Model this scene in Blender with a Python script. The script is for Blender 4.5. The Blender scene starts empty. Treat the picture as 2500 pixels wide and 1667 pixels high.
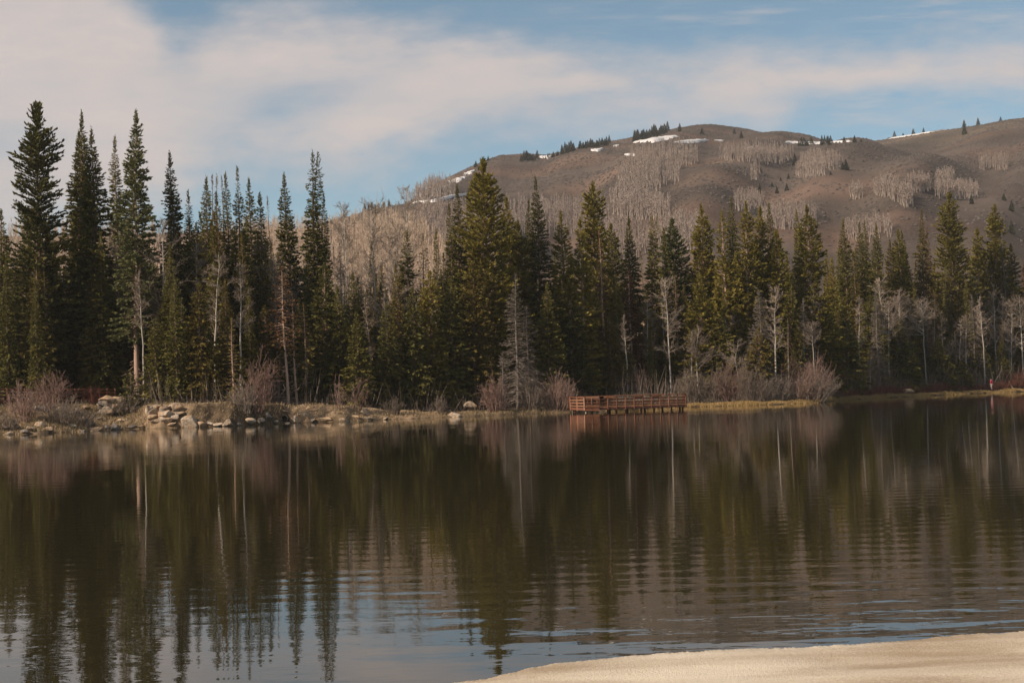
import bpy, math, random
import numpy as np
from mathutils import Matrix, Vector

SC = bpy.context.scene
COL = SC.collection
RNG = np.random.default_rng(11)
R_ = math.radians

# ------------------------------------------------------------------ camera geometry
FPX = 2500 * 50 / 36.0            # focal length in photo pixels (photo is 2500 wide)
CAM_H = 2.2
PITCH = math.atan(124.4 / FPX)
ROLL = R_(1.77)
_F = np.array([0, math.cos(PITCH), math.sin(PITCH)])
_R0 = np.array([1.0, 0, 0]); _U0 = np.array([0, -math.sin(PITCH), math.cos(PITCH)])
_R = math.cos(ROLL) * _R0 - math.sin(ROLL) * _U0
_U = math.sin(ROLL) * _R0 + math.cos(ROLL) * _U0
CAM = np.array([0, 0, CAM_H])

def ray(px, py):
    return _F + ((px - 1250) / FPX) * _R + ((833.5 - py) / FPX) * _U
def at(px, py, Y):
    r = ray(px, py)
    return CAM + r * (Y / r[1])
def uv(px, py):
    r = ray(px, py)
    return r[0] / r[1], r[2] / r[1]
def on_water(px, py):
    r = ray(px, py)
    return CAM + r * (-CAM_H / r[2])

# ------------------------------------------------------------------ terrain functions
SHORE_PX = [(-500, 1088), (-200, 1073), (0, 1062), (100, 1058), (200, 1053), (330, 1047), (480, 1043), (560, 1040), (620, 1037),
            (700, 1033), (830, 1029), (1000, 1022), (1060, 1019.5), (1110, 1018), (1160, 1016), (1250, 1012), (1400, 1006), (1480, 1001),
            (1600, 997), (1700, 993), (1850, 989), (2000, 983), (2050, 977), (2200, 969), (2320, 963.5), (2400, 960), (2500, 956),
            (2700, 948), (3000, 936)]
_s = np.array([on_water(*p) for p in SHORE_PX])
SH_U = _s[:, 0] / _s[:, 1]; SH_Y = _s[:, 1]
def Ds(u): return np.interp(u, SH_U, SH_Y)
def u_of(px, py=1000): return uv(px, py)[0]
def tab(pairs):
    return np.array([u_of(p[0]) for p in pairs]), np.array([p[1] for p in pairs], float)
BANK_H = tab([(-300, 2.5), (0, 2.35), (200, 2.3), (340, 2.05), (480, 2.0), (600, 1.85), (700, 1.55), (800, 1.4), (870, 1.15), (930, .8), (1000, .55),
              (1100, .3), (1200, .35), (1300, .45), (1500, .4), (1700, .35), (2500, .45), (2800, .5)])
BANK_W = tab([(-300, 11), (0, 11), (250, 10), (330, 6), (370, 3.2), (480, 2.4), (800, 2.4), (900, 3.0), (1000, 4), (2500, 3.5)])
RIDGE_PX = [(-900, 590), (-300, 580), (0, 575), (300, 572), (600, 565), (740, 558), (800, 542), (900, 518), (990, 496), (1015, 482), (1060, 450), (1120, 420), (1180, 393),
            (1220, 379), (1280, 375), (1330, 379), (1380, 369), (1450, 352), (1500, 346), (1540, 336), (1600, 319), (1660, 311),
            (1700, 311), (1750, 315), (1830, 325), (1900, 340), (1960, 349), (2100, 346), (2150, 342), (2200, 335), (2300, 319),
            (2400, 304), (2500, 289), (2800, 260), (3400, 280)]
RIDGE_R = [(-900, 560), (600, 600), (760, 640), (900, 740), (1060, 880), (1200, 980), (1400, 1080), (1650, 1250), (1960, 1330), (2200, 1250), (2500, 1180), (3400, 1100)]
_rr = tab(RIDGE_R)
def Rr(u): return np.interp(u, *_rr)
_ru, _rz = [], []
for p in RIDGE_PX:
    uu, vv = uv(*p); _ru.append(uu); _rz.append(CAM_H + vv * float(Rr(uu)))
_ru = np.array(_ru); _rz = np.array(_rz)
def Zr(u): return np.interp(u, _ru, _rz)
R0 = 290.0
def sstep(a, b, x):
    t = np.clip((x - a) / (b - a), 0, 1); return t * t * (3 - 2 * t)

def ground(X, Y):
    X = np.asarray(X, float); Y = np.asarray(Y, float)
    u = X / np.maximum(Y, 1e-3)
    ds = Ds(u) + 0.35 * np.sin(X * 0.83) + 0.25 * np.sin(X * 2.1 + 1) + 0.12 * np.sin(X * 5.3)
    d = Y - ds
    b = np.interp(u, *BANK_H); w = np.interp(u, *BANK_W)
    lake = np.maximum(-1.8, d * 0.22 - 0.02)
    tb = np.clip(d / w, 0, 1)
    land = 0.08 * sstep(0, .35, d) + b * (tb * 1.25 - 0.25 * tb * tb) + 0.07 * (np.sin(X * 1.7 + Y * 0.9) + np.sin(X * 0.7 - Y * 1.9)) * sstep(0.5, 3, d)
    fs = 0.052 * np.clip(d - 13, 0, 150)
    land = land + fs + 0.35 * np.sin(X * 0.11 + 1.3) * np.sin(Y * 0.09) * sstep(8, 30, d)
    z = np.where(d < 0, lake, land)
    # hill face
    zr = Zr(u); rr = Rr(u)
    s = np.clip((Y - R0) / (rr - R0), 0, 1)
    zb = b + 0.052 * np.clip(R0 - ds - 13, 0, 150)
    g = s * (1.18 - 0.18 * s)
    env = 4 * s * (1 - s)
    und = env * (5 * np.sin(u * 38 + Y * 0.006) + 3.0 * np.sin(u * 90 - Y * 0.011 + 1) + 1.6 * np.sin(X * 0.05) * np.sin(Y * 0.043 + X * 0.02)
                 + 7 * np.sin(u * 17 + 2.0 + Y * 0.003)) * np.clip(rr / 1200, .3, 1)
    hill = zb + (zr - zb) * g + und
    beyond = zr - np.clip(Y - rr, 0, None) * 0.30
    hill = np.where(Y > rr, np.maximum(beyond, -40), hill)
    return np.where(Y > R0, hill, z)
def gz(x, y): return float(ground(x, y))

def hit(px, py, ymin=260, ymax=1500):
    r = ray(px, py); Y = np.linspace(ymin, ymax, 3000)
    X = r[0] / r[1] * Y; Z = CAM_H + r[2] / r[1] * Y
    k = np.nonzero(ground(X, Y) >= Z)[0]
    if len(k) == 0: return None
    i = k[0]; return np.array([X[i], Y[i], Z[i]])

# ------------------------------------------------------------------ mesh builder
class MB:
    def __init__(s): s.v = []; s.q = []; s.t = []; s.n = 0; s.tint = []; s.qm = []; s.tm = []
    def add(s, V, Q=None, T=None, tint=0.5, m=0):
        V = np.asarray(V, float).reshape(-1, 3)
        if Q is not None and len(Q):
            Q = np.asarray(Q, int).reshape(-1, 4); s.q.append(Q + s.n); s.qm.append(np.full(len(Q), m))
        if T is not None and len(T):
            T = np.asarray(T, int).reshape(-1, 3); s.t.append(T + s.n); s.tm.append(np.full(len(T), m))
        s.v.append(V); s.tint.append(np.broadcast_to(np.asarray(tint, float), (len(V),)).copy()); s.n += len(V)
    def quads(s, A, B, C, D, tint=0.5, m=0):
        N = len(A)
        if N == 0: return
        V = np.stack([A, B, C, D], 1).reshape(-1, 3)
        if np.ndim(tint): tint = np.repeat(tint, 4)
        s.add(V, np.arange(4 * N).reshape(N, 4), None, tint, m)
    def tris(s, A, B, C, tint=0.5, m=0):
        N = len(A)
        V = np.stack([A, B, C], 1).reshape(-1, 3)
        if np.ndim(tint): tint = np.repeat(tint, 3)
        s.add(V, None, np.arange(3 * N).reshape(N, 3), tint, m)
    def leaf(s, P, D, L, W, tint=0.5):
        """diamond blades: base P, unit direction D, length L, width vectors W"""
        M = P + D * (L * .45)[:, None]
        s.quads(P, M + W, P + D * L[:, None], M - W, tint)
    def sticks(s, A, B, ra, rb, tint=0.5, m=0):
        """3-sided tapered sticks from A to B"""
        N = len(A)
        if N == 0: return
        d = B - A; d = d / np.maximum(np.linalg.norm(d, axis=1), 1e-6)[:, None]
        h = np.where(np.abs(d[:, 2:3]) > .8, np.array([[1., 0, 0]]), np.array([[0, 0, 1.]]))
        e1 = np.cross(d, h); e1 /= np.linalg.norm(e1, axis=1)[:, None]; e2 = np.cross(d, e1)
        vs = []
        for k in range(3):
            a = 2 * math.pi * k / 3
            o = e1 * math.cos(a) + e2 * math.sin(a)
            vs.append(A + o * np.reshape(ra, (-1, 1))); vs.append(B + o * np.reshape(rb, (-1, 1)))
        V = np.stack(vs, 1).reshape(-1, 3)
        base = (np.arange(N) * 6)[:, None]
        q = np.concatenate([base + np.array([[0, 2, 3, 1]]), base + np.array([[2, 4, 5, 3]]), base + np.array([[4, 0, 1, 5]])], 0)
        if np.ndim(tint): tint = np.repeat(tint, 6)
        s.add(V, q, None, tint, m)
    def tube(s, path, rad, n=6, tint=0.5, cap=True, m=0):
        path = np.asarray(path, float); k = len(path)
        t = np.gradient(path, axis=0); t /= np.maximum(np.linalg.norm(t, axis=1), 1e-9)[:, None]
        h = np.array([1., 0, 0]) if abs(t[0][2]) > .7 else np.array([0, 0, 1.])
        e1 = np.cross(t, h); e1 /= np.linalg.norm(e1, axis=1)[:, None]; e2 = np.cross(t, e1)
        a = np.arange(n) * 2 * math.pi / n
        V = path[:, None, :] + np.reshape(rad, (-1, 1, 1)) * (e1[:, None, :] * np.cos(a)[None, :, None] + e2[:, None, :] * np.sin(a)[None, :, None])
        Q = [(i * n + j, i * n + (j + 1) % n, (i + 1) * n + (j + 1) % n, (i + 1) * n + j) for i in range(k - 1) for j in range(n)]
        T = []
        V = V.reshape(-1, 3)
        if cap:
            V = np.vstack([V, path[0], path[-1]])
            T = [(k * n, (j + 1) % n, j) for j in range(n)] + [(k * n + 1, (k - 1) * n + j, (k - 1) * n + (j + 1) % n) for j in range(n)]
        s.add(V, Q, T, tint, m)
    def box(s, c, sz, ax=None, tint=0.5, m=0, bev=0.0):
        """box with centre c, full sizes sz, axes ax (3 rows); slightly chamfered when bev > 0"""
        c = np.asarray(c, float); hx, hy, hz = [q / 2 for q in sz]
        ax = np.eye(3) if ax is None else np.asarray(ax, float)
        if bev <= 0:
            V = np.array([(x, y, z) for x in (-hx, hx) for y in (-hy, hy) for z in (-hz, hz)])
            Q = [(0, 1, 3, 2), (4, 6, 7, 5), (0, 4, 5, 1), (2, 3, 7, 6), (0, 2, 6, 4), (1, 5, 7, 3)]
            s.add(c + V @ ax, Q, None, tint, m); return
        b = min(bev, hx * .5, hy * .5, hz * .5); V = []; idx = {}
        for sx in (-1, 1):
            for sy in (-1, 1):
                for szn in (-1, 1):
                    for k in range(3):
                        p = [sx * (hx - b), sy * (hy - b), szn * (hz - b)]; p[k] += b * (sx, sy, szn)[k]
                        idx[(sx, sy, szn, k)] = len(V); V.append(p)
        Q = []; T = []
        for k in range(3):
            o = [i for i in range(3) if i != k]
            for sg in (-1, 1):
                cs = []
                for (a, d) in ((-1, -1), (1, -1), (1, 1), (-1, 1)):
                    t = [0, 0, 0]; t[k] = sg; t[o[0]] = a; t[o[1]] = d; cs.append(idx[(t[0], t[1], t[2], k)])
                Q.append(cs)
        for k in range(3):
            o = [i for i in range(3) if i != k]
            for a in (-1, 1):
                for d in (-1, 1):
                    t1 = [0, 0, 0]; t1[o[0]] = a; t1[o[1]] = d; t2 = list(t1); t1[k] = -1; t2[k] = 1
                    Q.append([idx[(*t1, o[0])], idx[(*t2, o[0])], idx[(*t2, o[1])], idx[(*t1, o[1])]])
        for sx in (-1, 1):
            for sy in (-1, 1):
                for szn in (-1, 1): T.append([idx[(sx, sy, szn, k)] for k in range(3)])
        s.add(c + np.array(V) @ ax, Q, T, tint, m)
    def mesh(s, name, mats, smooth=False):
        V = np.concatenate(s.v) if s.v else np.zeros((0, 3))
        Q = np.concatenate(s.q) if s.q else np.zeros((0, 4), int)
        T = np.concatenate(s.t) if s.t else np.zeros((0, 3), int)
        me = bpy.data.meshes.new(name)
        me.vertices.add(len(V)); me.vertices.foreach_set('co', V.astype(np.float32).ravel())
        nl = Q.size + T.size
        me.loops.add(nl); me.loops.foreach_set('vertex_index', np.concatenate([Q.ravel(), T.ravel()]).astype(np.int32))
        me.polygons.add(len(Q) + len(T))
        ls = np.concatenate([np.arange(len(Q)) * 4, Q.size + np.arange(len(T)) * 3]).astype(np.int32)
        me.polygons.foreach_set('loop_start', ls)
        mi = np.concatenate([*(s.qm or [np.zeros(0)]), *(s.tm or [np.zeros(0)])]).astype(np.int32)
        me.polygons.foreach_set('material_index', mi)
        if smooth: me.polygons.foreach_set('use_smooth', np.ones(len(Q) + len(T), bool))
        at_ = me.attributes.new('tint', 'FLOAT', 'POINT'); at_.data.foreach_set('value', np.concatenate(s.tint).astype(np.float32) if s.tint else np.zeros(0, np.float32))
        for m in (mats if isinstance(mats, (list, tuple)) else [mats]): me.materials.append(m)
        me.update(calc_edges=True); me.validate()
        return me
    def build(s, name, mats, parent=None, loc=None, smooth=False):
        return link(name, s.mesh(name, mats, smooth), parent, loc)

def link(name, data, parent=None, loc=None, rz=0, scale=None):
    o = bpy.data.objects.new(name, data); COL.objects.link(o)
    if loc is not None: o.location = [float(q) for q in loc]
    o.rotation_euler = (0, 0, rz)
    if scale is not None: o.scale = scale
    if parent is not None: o.parent = parent
    return o
def tag(o, label=None, cat=None, group=None, kind=None):
    if label: o['label'] = label
    if cat: o['category'] = cat
    if group: o['group'] = group
    if kind: o['kind'] = kind
    return o
def copy_tree(o, parent=None):
    c = o.copy(); COL.objects.link(c)
    if parent is not None: c.parent = parent
    for ch in list(o.children): copy_tree(ch, c)
    return c

# ------------------------------------------------------------------ materials
def new_mat(name):
    m = bpy.data.materials.new(name); m.use_nodes = True
    nt = m.node_tree; nt.nodes.clear()
    return m, nt, nt.nodes, nt.links
def N(nt, typ, **kw):
    n = nt.nodes.new(typ)
    for k, v in kw.items():
        if k.startswith('i_'): n.inputs[int(k[2:]) if k[2:].isdigit() else k[2:]].default_value = v
        else: setattr(n, k, v)
    return n
def ramp(nt, stops, interp='LINEAR'):
    r = nt.nodes.new('ShaderNodeValToRGB'); e = r.color_ramp.elements; r.color_ramp.interpolation = interp
    while len(e) < len(stops): e.new(0.5)
    for k, (p, c) in enumerate(stops):
        e[k].position = p; e[k].color = (*c, 1) if len(c) == 3 else c
    return r
def val(nt, op, a, b=None, c=None, clamp=False):
    n = nt.nodes.new('ShaderNodeMath'); n.operation = op; n.use_clamp = clamp
    for i, x in enumerate((a, b, c)):
        if x is None: continue
        if isinstance(x, (int, float)): n.inputs[i].default_value = x
        else: nt.links.new(x, n.inputs[i])
    return n.outputs[0]
def maprange(nt, x, a, b, c=0., d=1., typ='SMOOTHSTEP'):
    n = nt.nodes.new('ShaderNodeMapRange'); n.interpolation_type = typ
    for i, q in enumerate((x, a, b, c, d)):
        if isinstance(q, (int, float)): n.inputs[i].default_value = q
        else: nt.links.new(q, n.inputs[i])
    return n.outputs[0]

def tint_mat(name, stops, rough=.75, spec=.2, transl=0., nscale=3., rnd=.35, bump=0, bscale=20):
    """colour from the 'tint' attribute, an object noise and the object's random number"""
    m, nt, nd, lk = new_mat(name)
    out = N(nt, 'ShaderNodeOutputMaterial')
    a = N(nt, 'ShaderNodeAttribute', attribute_name='tint')
    oi = N(nt, 'ShaderNodeObjectInfo'); tc = N(nt, 'ShaderNodeTexCoord')
    nz = N(nt, 'ShaderNodeTexNoise', i_Scale=nscale, i_Detail=3.0); lk.new(tc.outputs['Object'], nz.inputs['Vector'])
    f = val(nt, 'ADD', val(nt, 'MULTIPLY', a.outputs['Fac'], .5), val(nt, 'MULTIPLY', nz.outputs[0], .5))
    f = val(nt, 'ADD', f, val(nt, 'MULTIPLY', val(nt, 'SUBTRACT', oi.outputs['Random'], .5), rnd), clamp=True)
    cr = ramp(nt, stops); lk.new(f, cr.inputs[0])
    p = N(nt, 'ShaderNodeBsdfPrincipled'); p.inputs['Roughness'].default_value = rough; p.inputs['Specular IOR Level'].default_value = spec
    lk.new(cr.outputs[0], p.inputs['Base Color'])
    if bump:
        n2 = N(nt, 'ShaderNodeTexNoise', i_Scale=bscale, i_Detail=6.0); lk.new(tc.outputs['Object'], n2.inputs['Vector'])
        b = N(nt, 'ShaderNodeBump'); b.inputs['Distance'].default_value = bump; lk.new(n2.outputs[0], b.inputs['Height']); lk.new(b.outputs[0], p.inputs['Normal'])
    if transl > 0:
        t = N(nt, 'ShaderNodeBsdfTranslucent'); lk.new(cr.outputs[0], t.inputs[0])
        mx = N(nt, 'ShaderNodeMixShader'); mx.inputs[0].default_value = transl
        lk.new(p.outputs[0], mx.inputs[1]); lk.new(t.outputs[0], mx.inputs[2]); lk.new(mx.outputs[0], out.inputs[0])
    else: lk.new(p.outputs[0], out.inputs[0])
    return m

M = {}
M['fir'] = tint_mat('fir_needles', [(.15, (.045, .046, .013)), (.5, (.120, .104, .025)), (.85, (.225, .180, .040))], transl=.15)
M['spruce'] = tint_mat('spruce_needles', [(.15, (.085, .073, .014)), (.5, (.190, .148, .028)), (.85, (.295, .222, .045))], transl=.18)
M['blue'] = tint_mat('blue_spruce_needles', [(.15, (.070, .074, .026)), (.5, (.13, .128, .048)), (.85, (.20, .18, .066))], transl=.15)
M['rust'] = tint_mat('dying_needles', [(.15, (.075, .035, .016)), (.5, (.14, .068, .030)), (.85, (.19, .105, .05))], transl=.1)
M['olive_rust'] = tint_mat('yellowing_needles', [(.15, (.060, .048, .012)), (.5, (.130, .095, .021)), (.85, (.20, .14, .035))], transl=.15)
M['dead'] = tint_mat('dead_twigs', [(.2, (.12, .095, .075)), (.6, (.22, .175, .145)), (.9, (.32, .26, .22))])
M['pinkbark'] = tint_mat('scaly_pink_bark', [(.2, (.26, .16, .11)), (.6, (.44, .29, .21)), (.9, (.56, .40, .30))], nscale=5, bump=.02)
M['bark'] = tint_mat('conifer_bark', [(.2, (.10, .065, .042)), (.6, (.21, .135, .088)), (.9, (.34, .23, .16))], nscale=6, bump=.02)
M['aspen_bark'] = tint_mat('aspen_bark', [(.15, (.18, .145, .115)), (.45, (.34, .285, .235)), (.9, (.50, .43, .36))], nscale=4)
M['aspen_twig'] = tint_mat('aspen_twigs', [(.2, (.18, .13, .095)), (.6, (.30, .225, .17)), (.9, (.42, .33, .25))])
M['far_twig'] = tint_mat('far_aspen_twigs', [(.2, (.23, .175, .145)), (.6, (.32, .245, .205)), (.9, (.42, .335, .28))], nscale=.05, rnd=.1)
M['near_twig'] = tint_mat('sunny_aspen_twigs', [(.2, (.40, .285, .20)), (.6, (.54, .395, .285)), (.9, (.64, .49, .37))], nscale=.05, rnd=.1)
M['willow'] = tint_mat('willow_stems', [(.2, (.15, .085, .065)), (.6, (.26, .155, .12)), (.9, (.36, .24, .19))], nscale=1.5)
M['greywillow'] = tint_mat('grey_willow_stems', [(.2, (.13, .095, .070)), (.6, (.22, .165, .125)), (.9, (.34, .27, .215))], nscale=1.5)
M['redwillow'] = tint_mat('red_stems', [(.2, (.13, .045, .030)), (.6, (.21, .085, .055)), (.9, (.28, .14, .09))], nscale=.3)
M['reed'] = tint_mat('dry_reed', [(.2, (.30, .19, .075)), (.6, (.42, .28, .115)), (.9, (.52, .37, .18))], nscale=.3, transl=.15)
M['drygrass'] = tint_mat('dry_bank_grass', [(.2, (.16, .115, .055)), (.5, (.29, .205, .11)), (.9, (.42, .31, .19))], nscale=.25, transl=.15)
M['sage'] = tint_mat('sagebrush', [(.2, (.052, .042, .036)), (.6, (.090, .072, .061)), (.9, (.125, .10, .084))], nscale=.02, rnd=0)
M['farfir'] = tint_mat('far_fir', [(.2, (.030, .033, .023)), (.6, (.050, .052, .034)), (.9, (.075, .072, .048))], nscale=.5)
M['log'] = tint_mat('weathered_log', [(.2, (.20, .15, .10)), (.6, (.34, .26, .18)), (.9, (.44, .35, .26))], nscale=3, bump=.02)
M['pipe'] = tint_mat('rusty_pipe', [(.2, (.05, .035, .025)), (.6, (.10, .075, .055)), (.9, (.16, .12, .09))], nscale=5)
M['dark'] = tint_mat('pipe_painted_shade', [(.2, (.010, .008, .006)), (.9, (.018, .015, .012))])
M['darkwood'] = tint_mat('dark_stained_timber', [(.2, (.13, .05, .03)), (.6, (.23, .088, .048)), (.9, (.32, .13, .075))], nscale=4)

def wood_mat():
    m, nt, nd, lk = new_mat('orange_stained_timber')
    out = N(nt, 'ShaderNodeOutputMaterial'); tc = N(nt, 'ShaderNodeTexCoord')
    mp = N(nt, 'ShaderNodeMapping'); mp.inputs['Scale'].default_value = (1.2, 9, 9); lk.new(tc.outputs['Object'], mp.inputs[0])
    nz = N(nt, 'ShaderNodeTexNoise', i_Scale=2.5, i_Detail=5.0); lk.new(mp.outputs[0], nz.inputs['Vector'])
    a = N(nt, 'ShaderNodeAttribute', attribute_name='tint')
    f = val(nt, 'ADD', val(nt, 'MULTIPLY', nz.outputs[0], .6), val(nt, 'MULTIPLY', a.outputs['Fac'], .4))
    cr = ramp(nt, [(.25, (.075, .032, .018)), (.45, (.165, .060, .026)), (.6, (.25, .10, .045)), (.8, (.30, .19, .125))]); lk.new(f, cr.inputs[0])
    p = N(nt, 'ShaderNodeBsdfPrincipled'); p.inputs['Roughness'].default_value = .6; p.inputs['Specular IOR Level'].default_value = .3
    lk.new(cr.outputs[0], p.inputs['Base Color']); lk.new(p.outputs[0], out.inputs[0]); return m
M['wood'] = wood_mat()

def rock_mat():
    m, nt, nd, lk = new_mat('granite_boulder')
    out = N(nt, 'ShaderNodeOutputMaterial'); tc = N(nt, 'ShaderNodeTexCoord'); oi = N(nt, 'ShaderNodeObjectInfo')
    nz = N(nt, 'ShaderNodeTexNoise', i_Scale=2.2, i_Detail=8.0); lk.new(tc.outputs['Object'], nz.inputs['Vector'])
    f = val(nt, 'ADD', nz.outputs[0], val(nt, 'MULTIPLY', val(nt, 'SUBTRACT', oi.outputs['Random'], .5), .7), clamp=True)
    cr = ramp(nt, [(.2, (.24, .20, .17)), (.45, (.43, .31, .21)), (.6, (.52, .33, .19)), (.85, (.56, .44, .33))]); lk.new(f, cr.inputs[0])
    p = N(nt, 'ShaderNodeBsdfPrincipled'); p.inputs['Roughness'].default_value = .85; p.inputs['Specular IOR Level'].default_value = .2
    n2 = N(nt, 'ShaderNodeTexNoise', i_Scale=5.0, i_Detail=8.0, i_Roughness=.7); lk.new(tc.outputs['Object'], n2.inputs['Vector'])
    b = N(nt, 'ShaderNodeBump'); b.inputs['Distance'].default_value = .22; lk.new(n2.outputs[0], b.inputs['Height']); lk.new(b.outputs[0], p.inputs['Normal'])
    st = maprange(nt, n2.outputs[0], .38, .54, .66, 1.0); mxr = N(nt, 'ShaderNodeMix', data_type='RGBA', blend_type='MULTIPLY'); mxr.inputs[0].default_value = 1; lk.new(cr.outputs[0], mxr.inputs[6]); lk.new(st, mxr.inputs[7])
    lk.new(mxr.outputs[2], p.inputs['Base Color']); lk.new(p.outputs[0], out.inputs[0]); return m
M['rock'] = rock_mat()

def snow_mat(name, c1, c2, sc=1.0, bump=.03, rough=.55):
    m, nt, nd, lk = new_mat(name)
    out = N(nt, 'ShaderNodeOutputMaterial'); tc = N(nt, 'ShaderNodeTexCoord')
    mp = N(nt, 'ShaderNodeMapping'); mp.inputs['Scale'].default_value = (.35, 1, 1); lk.new(tc.outputs['Object'], mp.inputs[0])
    nz = N(nt, 'ShaderNodeTexNoise', i_Scale=1.3 * sc, i_Detail=6.0); lk.new(mp.outputs[0], nz.inputs['Vector'])
    n3 = N(nt, 'ShaderNodeTexNoise', i_Scale=45 * sc, i_Detail=5.0, i_Roughness=.7); lk.new(tc.outputs['Object'], n3.inputs['Vector'])
    f = val(nt, 'ADD', val(nt, 'MULTIPLY', nz.outputs[0], .65), val(nt, 'MULTIPLY', n3.outputs[0], .35))
    cr = ramp(nt, [(.41, c1), (.58, c2)]); lk.new(f, cr.inputs[0])
    p = N(nt, 'ShaderNodeBsdfPrincipled'); p.inputs['Roughness'].default_value = rough; p.inputs['Specular IOR Level'].default_value = .3
    b = N(nt, 'ShaderNodeBump'); b.inputs['Distance'].default_value = bump
    h = val(nt, 'ADD', nz.outputs[0], val(nt, 'MULTIPLY', n3.outputs[0], .35)); lk.new(h, b.inputs['Height']); lk.new(b.outputs[0], p.inputs['Normal'])
    lk.new(cr.outputs[0], p.inputs['Base Color']); lk.new(p.outputs[0], out.inputs[0]); return m
M['dirtysnow'] = snow_mat('dirty_snow', (.42, .30, .185), (.78, .65, .49), bump=.045)
M['snow'] = snow_mat('clean_snow', (.58, .53, .50), (.76, .72, .69), sc=.3)

def ground_mat():
    m, nt, nd, lk = new_mat('ground_cover')
    out = N(nt, 'ShaderNodeOutputMaterial'); tc = N(nt, 'ShaderNodeTexCoord')
    a = N(nt, 'ShaderNodeAttribute', attribute_name='Col')
    n1 = N(nt, 'ShaderNodeTexNoise', i_Scale=.012, i_Detail=8.0, i_Roughness=.65); lk.new(tc.outputs['Object'], n1.inputs['Vector'])
    n2 = N(nt, 'ShaderNodeTexNoise', i_Scale=1.1, i_Detail=5.0); lk.new(tc.outputs['Object'], n2.inputs['Vector'])
    k = val(nt, 'ADD', maprange(nt, n1.outputs[0], .3, .7, .62, 1.32), maprange(nt, n2.outputs[0], .3, .7, -.22, .22))
    mx = N(nt, 'ShaderNodeMix', data_type='RGBA', blend_type='MULTIPLY'); mx.inputs[0].default_value = 1
    cmb = N(nt, 'ShaderNodeCombineXYZ')
    for i in range(3): lk.new(k, cmb.inputs[i])
    lk.new(a.outputs['Color'], mx.inputs[6]); lk.new(cmb.outputs[0], mx.inputs[7])
    p = N(nt, 'ShaderNodeBsdfPrincipled'); p.inputs['Roughness'].default_value = .95; p.inputs['Specular IOR Level'].default_value = .1
    n3 = N(nt, 'ShaderNodeTexNoise', i_Scale=2.5, i_Detail=5.0); lk.new(tc.outputs['Object'], n3.inputs['Vector'])
    b = N(nt, 'ShaderNodeBump'); b.inputs['Distance'].default_value = .12; lk.new(n3.outputs[0], b.inputs['Height']); lk.new(b.outputs[0], p.inputs['Normal'])
    lk.new(mx.outputs[2], p.inputs['Base Color']); lk.new(p.outputs[0], out.inputs[0]); return m
M['ground'] = ground_mat()

def water_mat():
    m, nt, nd, lk = new_mat('lake_water')
    out = N(nt, 'ShaderNodeOutputMaterial'); tc = N(nt, 'ShaderNodeTexCoord')
    def noise(sx, sy, det, rot=0):
        mp = N(nt, 'ShaderNodeMapping'); mp.inputs['Scale'].default_value = (sx, sy, 1); mp.inputs['Rotation'].default_value = (0, 0, rot)
        lk.new(tc.outputs['Object'], mp.inputs[0])
        n = N(nt, 'ShaderNodeTexNoise', i_Scale=1.0, i_Detail=det); lk.new(mp.outputs[0], n.inputs['Vector']); return n.outputs[0]
    # long-crested wavelets, finer ripples, and broad patches where the breeze touches the water
    mpw = N(nt, 'ShaderNodeMapping'); mpw.inputs['Rotation'].default_value = (0, 0, R_(3)); lk.new(tc.outputs['Object'], mpw.inputs[0])
    wv = N(nt, 'ShaderNodeTexWave', wave_type='BANDS', bands_direction='Y', i_Scale=.44)
    wv.inputs['Distortion'].default_value = 4.5; wv.inputs['Detail'].default_value = 2.0; wv.inputs['Detail Scale'].default_value = .5
    lk.new(mpw.outputs[0], wv.inputs['Vector'])
    a = noise(.55, 1.5, 2, R_(4)); b = noise(1.6, 4.2, 2, R_(-5)); patch = noise(.05, .10, 2); c = noise(6, 9, 1)
    amp = maprange(nt, patch, .35, .65, .35, 1.15)
    sxy = N(nt, 'ShaderNodeSeparateXYZ'); lk.new(tc.outputs['Object'], sxy.inputs[0])
    breeze = val(nt, 'MULTIPLY', maprange(nt, sxy.outputs[0], -1.0, 4.0, 0., 1.), maprange(nt, sxy.outputs[1], 16., 34., 1., 0.))
    amp = val(nt, 'ADD', amp, val(nt, 'MULTIPLY', breeze, .55))
    h = val(nt, 'ADD', val(nt, 'MULTIPLY', wv.outputs[1], WAVE[0]), val(nt, 'MULTIPLY', a, WAVE[1]))
    h = val(nt, 'ADD', h, val(nt, 'MULTIPLY', b, WAVE[2]))
    h = val(nt, 'ADD', h, val(nt, 'MULTIPLY', c, WAVE[3]))
    h = val(nt, 'MULTIPLY', h, amp)
    bp = N(nt, 'ShaderNodeBump'); bp.inputs['Distance'].default_value = 1.0; lk.new(h, bp.inputs['Height'])
    p = N(nt, 'ShaderNodeBsdfPrincipled'); p.inputs['Base Color'].default_value = (.026, .021, .010, 1)
    p.inputs['Roughness'].default_value = .012; p.inputs['IOR'].default_value = 1.333
    lk.new(bp.outputs[0], p.inputs['Normal']); lk.new(p.outputs[0], out.inputs[0]); return m
WAVE = (.0009, .0039, .0019, .0003)
M['water'] = water_mat()

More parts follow.
